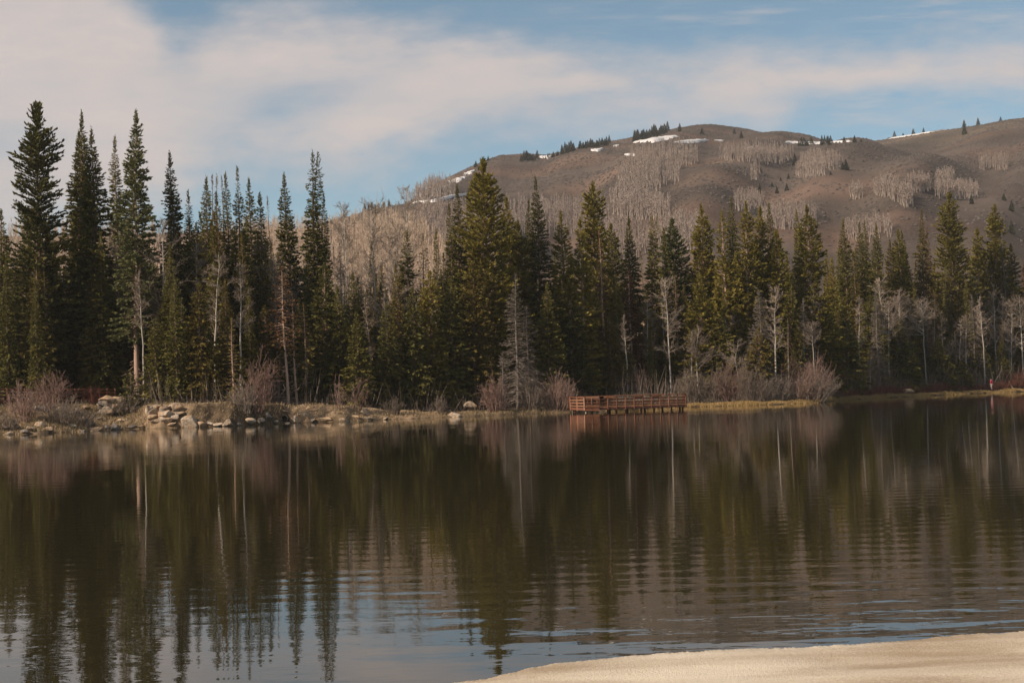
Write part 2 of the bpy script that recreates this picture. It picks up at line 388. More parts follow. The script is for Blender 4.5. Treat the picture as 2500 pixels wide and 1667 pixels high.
# ------------------------------------------------------------------ ground sheet, lake, snow bank
def build_ground():
    us = np.concatenate([np.linspace(-.75, -.40, 40, endpoint=False), np.linspace(-.40, .42, 700), np.linspace(.42, .80, 40)[1:]])
    ys = np.concatenate([np.linspace(4, 100, 30, endpoint=False), np.linspace(100, 215, 330, endpoint=False), np.linspace(215, 300, 50, endpoint=False),
                         np.linspace(300, 1400, 200, endpoint=False), np.linspace(1400, 4000, 20)])
    U, Y = np.meshgrid(us, ys); X = U * Y; Z = ground(X, Y)
    nu, ny = len(us), len(ys)
    V = np.stack([X, Y, Z], -1).reshape(-1, 3)
    i = np.arange(nu * ny).reshape(ny, nu)
    Q = np.stack([i[:-1, :-1], i[:-1, 1:], i[1:, 1:], i[1:, :-1]], -1).reshape(-1, 4)
    mb = MB(); mb.add(V, Q)
    me = mb.mesh('ground', M['ground'], True)
    d = Y - Ds(U)
    col = np.zeros((ny, nu, 3))
    soil = np.array([.135, .092, .056]); litter = np.array([.085, .060, .038]); sage = np.array([.098, .073, .058]); mud = np.array([.05, .035, .02])
    tan = np.array([.30, .215, .14]); grassy = np.array([.19, .135, .075])
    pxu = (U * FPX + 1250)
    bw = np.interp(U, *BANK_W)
    shaded_soil = soil * (.80 + 1.05 * np.clip(sstep(470, 440, pxu) + sstep(660, 730, pxu), 0, 1) * sstep(1100, 1000, pxu))[..., None]  # tree shade on the steep embankment face is put into the soil colour
    soil = shaded_soil * (1 + .35 * np.sin(X * 2.3 + 2 * np.sin(Y * 3.1)) * np.sin(Y * 2.2 + X * .7))[..., None]
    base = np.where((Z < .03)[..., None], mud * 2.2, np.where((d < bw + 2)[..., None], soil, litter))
    # trodden gravel path along the top of the dam
    path = sstep(.2, .8, d - bw * .9) * sstep(4.0, 3.2, d - bw) * ((pxu > 335) & (pxu < 1010))
    base = base * (1 - path[..., None]) + tan * path[..., None]
    # grass on the gentle bank
    gl = (pxu < 335) & (d > .5) & (d < 11)
    nse = .5 + .5 * np.sin(X * .9) * np.sin(Y * .8 + X * .3)
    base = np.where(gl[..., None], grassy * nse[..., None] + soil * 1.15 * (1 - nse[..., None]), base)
    hillm = sstep(R0 - 40, R0 + 60, Y)[..., None]
    warm = sstep(.15, .36, U)[..., None] * sstep(900, 1250, Y)[..., None]
    hc = sage * (1 - warm) + np.array([.130, .096, .062]) * warm
    ns = (.5 + .5 * np.sin(X * .021 + 2 * np.sin(Y * .013)) * np.sin(Y * .027 + 1.4 * np.sin(X * .009)))[..., None]
    hc = hc * (.88 + .2 * ns) + np.array([.025, .006, .0]) * sstep(.55, .95, ns)
    col = base * (1 - hillm) + hc * hillm
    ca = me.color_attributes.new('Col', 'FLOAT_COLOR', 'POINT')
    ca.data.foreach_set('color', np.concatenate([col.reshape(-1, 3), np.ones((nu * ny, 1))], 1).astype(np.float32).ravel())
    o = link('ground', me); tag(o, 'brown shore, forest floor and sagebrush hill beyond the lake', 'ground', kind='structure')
build_ground()

def build_water():
    mb = MB(); xs = np.linspace(-200, 240, 12); ys = np.linspace(-40, 290, 12)
    X, Y = np.meshgrid(xs, ys); i = np.arange(144).reshape(12, 12)
    mb.add(np.stack([X, Y, 0 * X], -1), np.stack([i[:-1, :-1], i[:-1, 1:], i[1:, 1:], i[1:, :-1]], -1).reshape(-1, 4))
    o = mb.build('lake', M['water']); tag(o, 'still dark lake mirroring the forest and the sky', 'lake', kind='structure')
build_water()

SNOW_EDGE = [(-600, 1900), (300, 1790), (900, 1705), (1095, 1668), (1200, 1650), (1315, 1628), (1400, 1614), (1500, 1607), (1620, 1590), (1700, 1587), (1800, 1581),
             (1870, 1583), (1960, 1580), (2090, 1575), (2200, 1565), (2300, 1555), (2400, 1548), (2500, 1542), (2700, 1534), (3200, 1520)]
def build_snow_bank():
    e = np.array([on_water(*p) for p in SNOW_EDGE]); e = np.vstack([e[0] - [25, 0, 0], e, e[-1] + [10, .6, 0], e[-1] + [35, 1.0, 0]])
    xs = np.concatenate([np.linspace(e[0, 0], e[1, 0], 120, endpoint=False), np.linspace(e[1, 0], e[-3, 0], 900, endpoint=False), np.linspace(e[-3, 0], e[-1, 0], 200)])
    ye = np.interp(xs, e[:, 0], e[:, 1]); kk = np.hanning(61); ye = np.convolve(np.pad(ye, 30, 'edge'), kk / kk.sum(), 'valid'); jit = .06 * np.sin(xs * 2.3 + np.sin(xs * .9) * 2) + .03 * np.sin(xs * 7 + 1 + np.sin(xs * 3)) + .025 * np.sin(xs * 19 + 3 * np.sin(xs * 5)) + RNG.normal(0, .012, len(xs))
    t = np.concatenate([[-.02, 0, .004, .012, .03], np.geomspace(.04, 1, 170)])
    X = np.repeat(xs[None], len(t), 0); D = t[:, None] * (ye[None] + 14)
    Y = ye[None] - D + jit[None] * np.exp(-np.maximum(D, 0) / .25)
    dd = np.maximum(D, 0)
    Z = -.05 + .075 * (1 - np.exp(-dd / .05)) + .34 * (1 - np.exp(-dd / 6.5))
    Z = Z + (1 - np.exp(-dd / .9)) * (.030 * np.sin(X * .7 + Y * .5) * np.sin(Y * 1.5 + .6 * np.sin(X * .6)) + .007 * np.sin(X * 1.7 + Y * 3.3 + np.sin(X * 3.1)) + .006 * np.sin(Y * 5 + 2 * np.sin(X * 1.1)))
    Z = np.where(D < 0, -.25, Z)
    n, k = Z.shape; i = np.arange(n * k).reshape(n, k)
    mb = MB(); mb.add(np.stack([X, Y, Z], -1), np.stack([i[:-1, :-1], i[1:, :-1], i[1:, 1:], i[:-1, 1:]], -1).reshape(-1, 4))
    o = mb.build('snow_bank', M['dirtysnow'], smooth=True)
    tag(o, 'tan dirty snow bank sloping into the near edge of the lake', 'snow bank', kind='structure')
build_snow_bank()

# ------------------------------------------------------------------ tree generators (local origin at the base, z up)
def unit(a): return a / np.maximum(np.linalg.norm(a, axis=-1, keepdims=True), 1e-9)

STY = {  # power, irregular, branch elevation bottom/top (deg), droop, twig length, twig width, branches per metre, clump
    'fir':    dict(pw=.80, irr=.23, e0=-18, e1=18, dr=.10, tl=.36, tw=.115, bpm=34, up=.25, step=.046),
    'spruce': dict(pw=.62, irr=.30, e0=-12, e1=30, dr=.04, tl=.40, tw=.13, bpm=27, up=.45, step=.050),
    'broad':  dict(pw=.50, irr=.42, e0=-8, e1=30, dr=.0, tl=.38, tw=.12, bpm=31, up=.55, step=.054),
    'thin':   dict(pw=.80, irr=.35, e0=-15, e1=15, dr=.10, tl=.32, tw=.09, bpm=16, up=.2, step=.085),
}
def conifer(rng, H, Rad, sty, b0=.08, dead=False, twin=0., sparse=1., deadskirt=.0, gapz=None, pw=None, irr=None):
    p = dict(STY[sty]); p['pw'] = pw or p['pw']; p['irr'] = irr or p['irr']; crown = MB(); wood = MB()
    lean = rng.normal(0, .014, 2); p['pw'] *= rng.uniform(.85, 1.2); gap2 = rng.uniform(.15, .9)
    def axis(z): return np.stack([lean[0] * z + .05 * np.sin(z * .5 + lean[1] * 90), lean[1] * z + .05 * np.cos(z * .4), z], -1)
    zs = np.linspace(-.3, H * (.985), 14); r0 = .0085 * H + .05
    wood.tube(axis(zs), np.clip(r0 * (1 - zs / H) ** .9, .012, None) * np.where(zs < .5, 1.2, 1), 7, tint=rng.uniform(.3, .7))
    nb = int(H * (1 - b0) * p['bpm'] * sparse) + 8
    t = (np.arange(nb) + rng.random(nb)) / nb
    t = t ** .92
    az = np.arange(nb) * 2.39996 + rng.normal(0, .5, nb)
    z = H * (b0 + (1 - b0) * t * .985)
    ph = rng.random(6) * 6.28
    m = 1 + p['irr'] * (.55 * np.sin(2 * az + ph[0] + z * .55) + .6 * np.sin(z * 1.25 + ph[1] + np.sin(az + ph[4])) + .4 * np.sin(3 * az + z * .9 + ph[2])) + rng.normal(0, .14, nb)
    base = (1 - t) ** p['pw'] * np.minimum(1, .55 + 2.2 * t + .15)
    if sty == 'fir': base = np.minimum(base, 1.15 * (1 - t) ** .72)
    L = Rad * np.clip(base, .0, 1) * np.clip(m, .35, 1.7) + .10
    L = L * (1 - .35 * np.exp(-((t - gap2) / .03) ** 2))
    if gapz is not None: L = L * (1 - .6 * np.exp(-((t - gapz) / .035) ** 2))
    el = np.radians(p['e0'] + (p['e1'] - p['e0']) * t + rng.normal(0, 9, nb)) + np.where(t > .93, .7, 0)
    d = np.stack([np.cos(az) * np.cos(el), np.sin(az) * np.cos(el), np.sin(el)], -1)
    o = axis(z)
    if twin > 0:   # a second leader
        sel = (t > 1 - twin) & (np.arange(nb) % 2 == 0)
        o[sel, 0] += .55
        L = np.where(t > 1 - twin, np.minimum(L, .55 + .1 * rng.random(nb)), L)
        wood.sticks(axis(np.array([H * (1 - twin)])) , axis(np.array([H * .985])) + np.array([[.55, 0, 0]]), np.array([.07]), np.array([.015]))
    droop = p['dr'] * (1 - t) * L
    def pt(i, s): return o[i] + d[i] * (L[i] * s)[:, None] - np.stack([0 * s, 0 * s, droop[i] * (s ** 1.5) - p['up'] * .12 * L[i] * s ** 3], -1)
    # woody branches
    ib = np.arange(nb)[L > .35]
    one = np.ones(len(ib))
    wood.sticks(o[ib], pt(ib, one * .55), .012 + .012 * L[ib], .008 * one, tint=.4)
    if dead: wood.sticks(pt(ib, one * .55), pt(ib, one), .010 * one, .004 * one, tint=.4)
    # twigs
    cnt = np.maximum((L / p['step']).astype(int), 3)
    bi = np.repeat(np.arange(nb), cnt); n = len(bi)
    s = rng.random(n) ** .7 * .9 + .1
    base_p = pt(bi, s)
    side = np.stack([-np.sin(az), np.cos(az), 0 * az], -1)[bi] * rng.choice([-1, 1], n)[:, None]
    ang = rng.uniform(.2, 1.15, n)
    D = d[bi] * np.cos(ang)[:, None] + side * np.sin(ang)[:, None]
    D[:, 2] += rng.normal(-.10 if sty != 'broad' else .18, .30, n) + (.25 * t[bi])
    D = unit(D)
    tl = p['tl'] * (.55 + .6 * rng.random(n)) * np.clip(.45 + L[bi] * .5, .45, 1.15)
    if dead:
        k = rng.random(n) < .42
        crown.sticks(base_p[k], base_p[k] + D[k] * tl[k][:, None] * 1.2, np.full(k.sum(), .020), np.full(k.sum(), .007), tint=rng.random(k.sum()))
        return crown, wood
    Wd = unit(rng.normal(0, 1, (n, 3)) * np.array([1, 1, .8])); Wd = unit(np.cross(D, Wd)) * (p['tw'] * tl / p['tl'] * (.7 + .5 * rng.random(n)))[:, None] * .5 * 1.25
    btint = np.clip(rng.normal(.5, .22, nb), 0, 1)
    tint = np.clip(btint[bi] + rng.normal(0, .15, n), 0, 1)
    crown.leaf(base_p, D, tl, Wd, tint)
    # leader tuft
    q = 14; zz = axis(np.linspace(H * .955, H, q)); aa = rng.random(q) * 6.28
    DD = unit(np.stack([np.cos(aa) * .5, np.sin(aa) * .5, np.ones(q)], -1))
    crown.leaf(zz - [0, 0, .15], DD, np.full(q, .28), unit(np.cross(DD, rng.normal(0, 1, (q, 3)))) * .04, .5)
    # bare grey sticks below the living crown
    nd = int(H * b0 * 5 + H * deadskirt * 10)
    if nd:
        zz = rng.uniform(.15, max(.3, H * (b0 + deadskirt)), nd); a2 = rng.random(nd) * 6.28; l2 = Rad * rng.uniform(.25, .75, nd)
        A = axis(zz); B = A + np.stack([np.cos(a2) * l2, np.sin(a2) * l2, rng.normal(-.1, .2, nd) * l2], -1)
        wood.sticks(A, B, np.full(nd, .018), np.full(nd, .006), tint=.95)
        i2 = np.repeat(np.arange(nd), 3); f = rng.uniform(.3, .9, len(i2))[:, None]
        A2 = A[i2] * (1 - f) + B[i2] * f; wood.sticks(A2, A2 + rng.normal(0, .22, (len(i2), 3)), np.full(len(i2), .009), np.full(len(i2), .004), tint=.95)
    return crown, wood

def aspen(rng, H, spread=1., b0=.42, tw=.012, lean=None, crook=.25):
    wood = MB(); crown = MB()
    k = 14; zs = np.linspace(-.3, H, k); ln = rng.normal(0, .03, 2) if lean is None else np.array(lean)
    wob = np.cumsum(rng.normal(0, crook * .22, (k, 2)), 0) * np.linspace(0, 1, k)[:, None]
    path = np.stack([ln[0] * zs + wob[:, 0], ln[1] * zs + wob[:, 1], zs], -1)
    r0 = .0065 * H + .045; rad = np.clip(r0 * (1 - zs / H * .92), .012, None); wood.tube(path, rad, 6, tint=rng.uniform(.5, .8))
    nb = int(16 + H * 1.6); t = np.sort(rng.random(nb)) ** .85; z = H * (b0 + (1 - b0) * .97 * t)
    o = np.stack([np.interp(z, zs, path[:, i]) for i in range(3)], -1)
    az = rng.random(nb) * 6.28; el = np.radians(rng.normal(30, 16, nb)); L = spread * H * (.13 * (1 - t) ** .6 + .035) * rng.uniform(.35, 1.4, nb)
    d = np.stack([np.cos(az) * np.cos(el), np.sin(az) * np.cos(el), np.sin(el)], -1)
    mid = o + d * (L * .55)[:, None] + rng.normal(0, .06, (nb, 3)) * L[:, None]
    d2 = unit(d + rng.normal(0, .3, (nb, 3)) + [0, 0, .45]); end = mid + d2 * (L * .5)[:, None]
    wood.sticks(o, mid, .014 + .012 * L, .012 + .004 * L, tint=.6); wood.sticks(mid, end, .012 + .004 * L, np.full(nb, .006), tint=.6)
    for lev, (cn, ll) in enumerate(((9, .42), (7, .28))):
        i = np.repeat(np.arange(nb), cn); f = rng.random(len(i))
        A = np.where((f < .5)[:, None], o[i] + (mid - o)[i] * (f * 2 * .7 + .3)[:, None], mid[i] + (end - mid)[i] * ((f - .5) * 2)[:, None])
        D = unit(d[i] + rng.normal(0, .6, (len(i), 3)) + [0, 0, .3]); l = L[i] * ll * rng.uniform(.4, 1.1, len(i)) + .12
        B = A + D * l[:, None]
        crown.sticks(A, B, np.full(len(i), tw), np.full(len(i), tw * .4), tint=rng.random(len(i)))
        j = np.repeat(np.arange(len(i)), 2); g = rng.uniform(.3, .95, len(j))[:, None]
        A2 = A[j] * (1 - g) + B[j] * g; B2 = A2 + unit(D[j] + rng.normal(0, .55, (len(j), 3))) * (l[j] * .45)[:, None]
        crown.sticks(A2, B2, np.full(len(j), tw * .7), np.full(len(j), tw * .35), tint=rng.random(len(j)))
    return crown, wood

def shrub(rng, H, Wd, n=45, lean=(0, 0), fan=1.0, tw=.022):
    mb = MB(); az = rng.random(n) * 6.28; rr = np.sqrt(rng.random(n)) * fan
    base = np.stack([np.cos(az) * rr * Wd * .22, np.sin(az) * rr * Wd * .22, 0 * az - .1], -1)
    h = H * (1 - .5 * rr ** 2) * rng.uniform(.65, 1.05, n)
    top = np.stack([np.cos(az) * rr * Wd * .46 + lean[0] * h, np.sin(az) * rr * Wd * .46 + lean[1] * h, h], -1)
    mid = base * .5 + top * .5 + rng.normal(0, .07, (n, 3)) * H * [1, 1, .3]; mid[:, :2] -= (top - base)[:, :2] * .08
    tint = rng.random(n)
    mb.sticks(base, mid, np.full(n, tw * 1.7), np.full(n, tw * 1.2), tint); mb.sticks(mid, top, np.full(n, tw * 1.2), np.full(n, tw * .45), tint)
    for cn in (6, 5):
        i = np.repeat(np.arange(n), cn); f = rng.random(len(i))
        A = np.where((f < .4)[:, None], base[i] + (mid - base)[i] * (f[:, None] * 1.5 + .4), mid[i] + (top - mid)[i] * ((f - .4) / .6)[:, None])
        D = unit((top - base)[i] / H + rng.normal(0, .42, (len(i), 3)) + [0, 0, .15]); l = H * rng.uniform(.10, .30, len(i))
        B = A + D * l[:, None]; mb.sticks(A, B, np.full(len(i), tw * .8), np.full(len(i), tw * .35), rng.random(len(i)))
        j = np.repeat(np.arange(len(i)), 2); g = rng.uniform(.3, .95, len(j))[:, None]
        A2 = A[j] * (1 - g) + B[j] * g; mb.sticks(A2, A2 + unit(D[j] + rng.normal(0, .5, (len(j), 3))) * (l[j] * .4)[:, None], np.full(len(j), tw * .55), np.full(len(j), tw * .3), rng.random(len(j)))
    return mb

def place(px, py, doff):
    """world spot of a tree whose top is seen at (px, py), standing doff metres behind the water's edge"""
    u = uv(px, py)[0]
    for _ in range(3):
        Y = float(Ds(u)) + doff; P = at(px, py, Y); u = P[0] / Y
    z = gz(P[0], Y) - .05
    return (P[0], Y, z), P[2] - z, FPX / Y

KIND = {'S': ('fir', 'fir', 'fir_tree', 'fir'), 'O': ('spruce', 'spruce', 'spruce_tree', 'spruce'), 'B': ('broad', 'spruce', 'spruce_tree', 'spruce'),
        'R': ('fir', 'rust', 'fir_tree', 'fir'), 'Y': ('fir', 'olive_rust', 'fir_tree', 'fir'), 'T': ('thin', 'olive_rust', 'fir_tree', 'fir'),
        'U': ('spruce', 'blue', 'spruce_tree', 'spruce'), 'K': ('broad', 'fir', 'spruce_tree', 'spruce'), 'G': ('fir', 'dead', 'dead_conifer', 'dead tree'), 'Q': ('thin', 'rust', 'fir_tree', 'fir'),
        'P': ('spruce', 'olive_rust', 'pine_tree', 'pine')}
def plant(px, py, w, kind, doff, label, group=None, **kw):
    loc, H, ppm = place(px, py, doff)
    sty, mat, name, cat = KIND[kind]
    rng = np.random.default_rng(int(px * 7 + py * 13))
    c, wd = conifer(rng, H, w / 2 / ppm, sty, dead=(kind == 'G'), **kw)
    e = link(name, None, loc=loc, rz=0); tag(e, label, cat, group)
    wd.build('trunk', M['dead'] if kind in 'G' else M['pinkbark'] if 'trunk' in label or 'stem' in label else M['bark'], e)
    c.build('crown', M[mat], e)
    return e

# ------------------------------------------------------------------ the conifers one can tell apart
TREES = [
 # px, py, width px, kind, metres behind the water, label, options
 (5, 509, 85, 'S', 24, 'dark narrow fir at the very edge of the view, behind the boardwalk', {}),
 (91, 263, 150, 'K', 20, 'tall dark spruce with the widest ragged crown, limbs sticking out over the pale sky', dict(b0=.12, gapz=.62, pw=.40, irr=.55)),
 (175, 264, 100, 'S', 22, 'tall dark spire fir pressed against the ragged broad-crowned spruce', {}),
 (208, 316, 60, 'S', 26, 'very narrow fir, first of the close pair between the two tall spire firs', {}),
 (219, 333, 52, 'S', 30, 'very narrow fir, shorter one of the close pair', {}),
 (230, 312, 95, 'S', 18, 'ragged fir with wide lower boughs beside the close pair of narrow firs', dict(b0=.1)),
 (281, 330, 62, 'S', 27, 'narrow dark fir just behind the olive spruce with the bare pinkish trunk', {}),
 (318, 265, 92, 'U', 13, 'tallest olive spruce, its bare pinkish trunk and broken grey limbs showing above the stones', dict(b0=.215, deadskirt=.08)),
 (411, 466, 45, 'S', 20, 'short fir tucked against the tall spire above the stone embankment', {}),
 (431, 367, 82, 'S', 16, 'tall dark spire fir standing alone against the sky above the stone embankment', {}),
 (464, 463, 48, 'S', 22, 'thin fir with a gappy top next to the lone tall spire', dict(sparse=.8)),
 (496, 428, 56, 'S', 20, 'dark columnar fir with a blunt top, shoulder to shoulder with a greyish thin fir', {}),
 (512, 423, 34, 'Q', 26, 'greyish brown fir, thinner of two tops beside the blunt columnar fir', {}),
 (521, 424, 36, 'T', 29, 'sparse half-bare fir touching the greyish brown thin fir', {}),
 (535, 466, 44, 'Y', 15, 'yellowish slim fir below the row of dark spires', {}),
 (541, 431, 28, 'Q', 28, 'bare rusty pole of a fir between darker spires', dict(sparse=.7)),
 (556, 419, 52, 'S', 22, 'narrow dark fir with a curved tip next to the crooked-topped fir', {}),
 (578, 404, 74, 'S', 18, 'dark fir with a crooked stepped top, highest of the middle cluster', dict(sparse=.85, gapz=.9)),
 (609, 430, 58, 'S', 24, 'fir with a tufted gappy spire past the crooked-topped fir', dict(sparse=.8)),
 (632, 468, 56, 'S', 17, 'short dense dark fir at the end of the spire cluster', {}),
 (659, 477, 22, 'Q', 30, 'almost bare reddish spike standing alone in the gap of sky', dict(sparse=.6)),
 (684, 493, 44, 'T', 25, 'small thin fir close beside the dense fir before the twin-topped one', {}),
 (711, 418, 80, 'S', 19, 'dense conical fir just before the twin-topped fir', {}),
 (757, 365, 72, 'S', 17, 'tall fir with two parallel tops reaching high above its neighbours', dict(twin=.24)),
 (784, 470, 50, 'S', 21, 'small dark fir leaning on the twin-topped fir', {}),
 (901, 586, 42, 'S', 30, 'slender dark fir standing among the white aspen stems', {}),
 (932, 640, 56, 'S', 24, 'dark fir with a thin tip behind the crooked white aspen', {}),
 (976, 643, 58, 'Y', 10, 'brownish fir in front of the pale aspen thicket', {}),
 (992, 564, 68, 'S', 20, 'ragged gappy fir in the middle of the pale aspen thicket', dict(sparse=.7)),
 (1032, 570, 62, 'T', 18, 'thin rusty-topped fir beside the ragged fir in the aspens', {}),
 (1055, 560, 32, 'S', 60, 'small pale fir far behind the aspens', dict(sparse=.8)),
 (1042, 660, 78, 'O', 9, 'olive spruce with full sunlit lower boughs near the big broad spruce', {}),
 (1078, 615, 48, 'S', 17, 'dark slim fir at the foot of the olive double spire', {}),
 (1101, 494, 62, 'S', 17, 'lower of two joined olive spires just before the big broad spruce', {}),
 (1109, 449, 72, 'S', 19, 'olive spire fir standing clear before the big broad spruce', {}),
 (1155, 460, 64, 'O', 20, 'narrow spruce half hidden on the sunny flank of the big broad spruce', {}),
 (1184, 387, 172, 'B', 13, 'biggest olive spruce with a broad dense crown against the hill', dict(b0=.04)),
 (1235, 478, 80, 'O', 17, 'ragged spruce on the shaded flank of the big broad spruce', {}),
 (1259, 537, 84, 'O', 15, 'rounded olive spruce rising behind the grey dead conifer', {}),
 (1284, 484, 46, 'S', 24, 'thin dark fir between the rounded spruce and the tall gappy spire', {}),
 (1314, 428, 96, 'S', 15, 'tall gappy olive spire with tiered boughs against the grey hill aspens', dict(sparse=.75)),
 (1373, 512, 82, 'O', 13, 'sunlit rounded olive spruce next to the tall gappy spire', dict(sparse=.8)),
 (1413, 527, 88, 'O', 11, 'olive spruce with pale trunk showing, standing behind the dock end', dict(sparse=.8)),
 (1449, 446, 112, 'B', 14, 'tall bushy sunlit spruce rising behind the timber dock', dict(b0=.3)),
 (1468, 556, 50, 'Q', 9, 'rust coloured dead-topped fir with a bare pale trunk above the dock', {}),
 (1495, 545, 62, 'K', 17, 'dark drooping spruce top hanging out beside the bushy sunlit spruce', dict(b0=.3)),
 (1508, 667, 58, 'S', 10, 'small black-green spire fir behind the dock railing', {}),
 (1531, 521, 76, 'S', 18, 'dark bell-shaped fir behind the dock, clear of its neighbours', {}),
 (1537, 660, 62, 'R', 11, 'rusty thin fir with a pale trunk behind the dock', dict(sparse=.7)),
 (1571, 612, 40, 'T', 30, 'small pale sparse fir beside the double-topped olive fir', {}),
 (1597, 524, 76, 'S', 15, 'olive fir with two fused pointed tops near the end of the dock', dict(twin=.1)),
 (1621, 553, 40, 'S', 20, 'very thin fir squeezed beside the grey-green open spruce', {}),
 (1645, 534, 92, 'U', 22, 'grey-green open spruce with upswept boughs behind the dock end', dict(b0=.25)),
 (1653, 667, 56, 'T', 11, 'reddish green sparse fir under the grey-green open spruce', {}),
 (1709, 668, 108, 'O', 8, 'full sunlit spruce reaching down to the willows past the dock', {}),
 (1721, 494, 88, 'O', 16, 'tall bumpy olive spruce, first past the open grey-green one', {}),
 (1764, 511, 72, 'O', 14, 'slim olive spruce with long bare pale trunk beside the bumpy one', dict(sparse=.7)),
 (1788, 478, 62, 'S', 20, 'pointed fir top poking above the group of olive spruces', {}),
 (1809, 488, 96, 'O', 15, 'olive spruce with a visible pale trunk in the middle of the group', {}),
 (1846, 500, 92, 'O', 17, 'round-topped olive spruce beside the thin dark spire with a bare rusty flank', {}),
 (1875, 494, 50, 'S', 21, 'thin dark spire with a bare rusty flank', {}),
 (1892, 560, 84, 'O', 15, 'shorter olive spruce closing the group before the gap in the trees', {}),
 (1854, 706, 60, 'G', 5, 'brown-grey half-dead fir at the water with a long bare trunk', {}),
 (1948, 510, 48, 'S', 22, 'thin fir half behind the open-crowned spruce with the bare tip', {}),
 (1974, 497, 116, 'O', 14, 'open-crowned olive spruce with a bare tip and straight pale trunk', dict(sparse=.75)),
 (2063, 531, 66, 'S', 20, 'dark fir with a narrow neck, first of the row of pointed firs', {}),
 (2091, 539, 60, 'S', 17, 'pointed dark fir in the middle of the row', {}),
 (2106, 535, 56, 'S', 23, 'pointed fir touching the middle one of the row', {}),
 (2133, 543, 58, 'S', 20, 'short-necked fir ending the row of pointed firs', {}),
 (2168, 583, 56, 'P', 22, 'ragged low olive pine in the dip between taller trees', dict(sparse=.7)),
 (2200, 557, 60, 'O', 17, 'olive spruce, lower of two joined tops above the white aspens', {}),
 (2211, 556, 62, 'S', 20, 'darker joined top above the white aspens', {}),
 (2245, 507, 60, 'Y', 16, 'brown sparse spire fir standing tall beside a pink dead one', dict(sparse=.8)),
 (2265, 554, 34, 'R', 24, 'pink-brown dead spire close to the big double-humped spruce', dict(sparse=.6)),
 (2323, 469, 128, 'B', 18, 'massive double-humped spruce with a narrow pointed tip', dict(b0=.2)),
 (2381, 557, 70, 'O', 22, 'modest olive spruce between the two massive ones', {}),
 (2421, 495, 98, 'O', 20, 'massive smooth conical spruce, last tall crown above the person in red', dict(b0=.2)),
 (2450, 563, 26, 'G', 16, 'bare dead trunk beside the smooth conical spruce', dict(sparse=.4)),
 (2470, 592, 66, 'Y', 18, 'brownish sparse fir near the end of the shore', dict(sparse=.7)),
 (2506, 610, 60, 'R', 24, 'reddish fir cut by the edge of the view', {}),
 # smaller trees in front
 (85, 620, 70, 'Y', 18, 'brownish fir with a bare pink trunk behind the boardwalk', {}),
 (108, 660, 60, 'T', 17.5, 'thin-foliaged fir behind the tallest willow', {}),
 (226, 706, 60, 'Y', 17, 'slim sunlit fir in the dark gap behind the boulder pile', {}),
 (241, 795, 44, 'Y', 16.5, 'smaller slim fir beside the sunlit one behind the boulder pile', {}),
 (316, 905, 56, 'S', 4.5, 'small dark young fir at the water, in front of the bare trunk', dict(b0=.02)),
 (378, 780, 62, 'S', 9, 'young olive fir standing on the stone embankment', {}),
 (404, 700, 58, 'S', 12, 'fir with a pale thin stem on the embankment', {}),
 (436, 728, 64, 'S', 11, 'dark young fir midway along the embankment path', {}),
 (484, 692, 84, 'Y', 8, 'tiered sunlit fir with spreading boughs above the embankment', {}),
 (520, 640, 70, 'S', 13, 'dark fir behind the tiered sunlit one', {}),
 (565, 776, 46, 'T', 5.5, 'slender yellow fir with a long pale stem at the path edge', {}),
 (590, 640, 66, 'G', 14, 'grey leafless conifer inside the dark stand', dict(sparse=.8)),
 (605, 700, 60, 'S', 12, 'shaded fir behind the leaning willow fan', {}),
 (653, 746, 76, 'Y', 10, 'orange-tinged fir beside the three bare stems', dict(b0=.3)),
 (695, 650, 74, 'Q', 6, 'red-brown dying fir on a bare orange trunk above the culvert', dict(b0=.42)),
 (718, 712, 48, 'T', 6.5, 'thin fir on a bare pale stem next to the red-brown dying one', dict(b0=.38)),
 (741, 740, 50, 'T', 7, 'thin fir on a leaning bare stem, third of the three', dict(b0=.4)),
 (790, 640, 96, 'S', 11, 'dense dark fir casting deep shade past the three bare stems', {}),
 (822, 700, 84, 'S', 10, 'dark shaded fir beside the deep shade', {}),
 (856, 664, 70, 'S', 12, 'sunlit-edged fir bordering the pale aspens', {}),
 (872, 760, 66, 'S', 7, 'olive fir with drooping boughs by the sandy bank', {}),
 (945, 740, 80, 'S', 8, 'full dark fir with boughs sweeping low at the sandy point', dict(b0=.05)),
 (1010, 700, 70, 'S', 7.5, 'tiered fir whose bare base lets snow show behind', dict(b0=.14)),
 (1100, 680, 80, 'S', 10, 'deep green fir beside the inlet boulder', {}),
 (1150, 640, 86, 'P', 10, 'mottled brown-green pine above the inlet boulder', {}),
 (1330, 690, 90, 'S', 10, 'dark shadowed fir behind the willow at the dock', {}),
 (1390, 720, 80, 'S', 12, 'dark fir with thick trunk behind the sunny end of the dock', dict(b0=.2)),
 (1490, 770, 76, 'Y', 7, 'yellowing fir with flat boughs directly above the dock rail', {}),
 (1760, 760, 80, 'S', 8, 'shaded fir behind the brown willows', {}),
 (1853, 800, 62, 'Y', 4.5, 'yellow small fir on a bare stem at the water edge', dict(b0=.35)),
 (1925, 690, 80, 'S', 12, 'deep green fir in the gap past the half-dead fir', {}),
 (1936, 848, 34, 'Y', 7, 'tiny yellow-green fir above the pink willow', {}),
 (2010, 720, 90, 'S', 10, 'dark layered fir behind the pink willow', {}),
 (2060, 760, 80, 'S', 8, 'bushy fir just past the pink willow', {}),
 (2120, 720, 84, 'S', 11, 'dark fir under the row of pointed tops', {}),
 (2198, 770, 86, 'S', 8, 'conical fir with upswept boughs between white aspens', {}),
 (2287, 826, 84, 'S', 7, 'low wide dark fir above the red brush', {}),
 (2340, 880, 60, 'S', 6, 'low bushy fir beside the wide dark one', {}),
 (2392, 823, 54, 'S', 9, 'small very dark fir just behind the person in red', {}),
 (2441, 834, 46, 'S', 8, 'slim young fir past the person in red', {}),
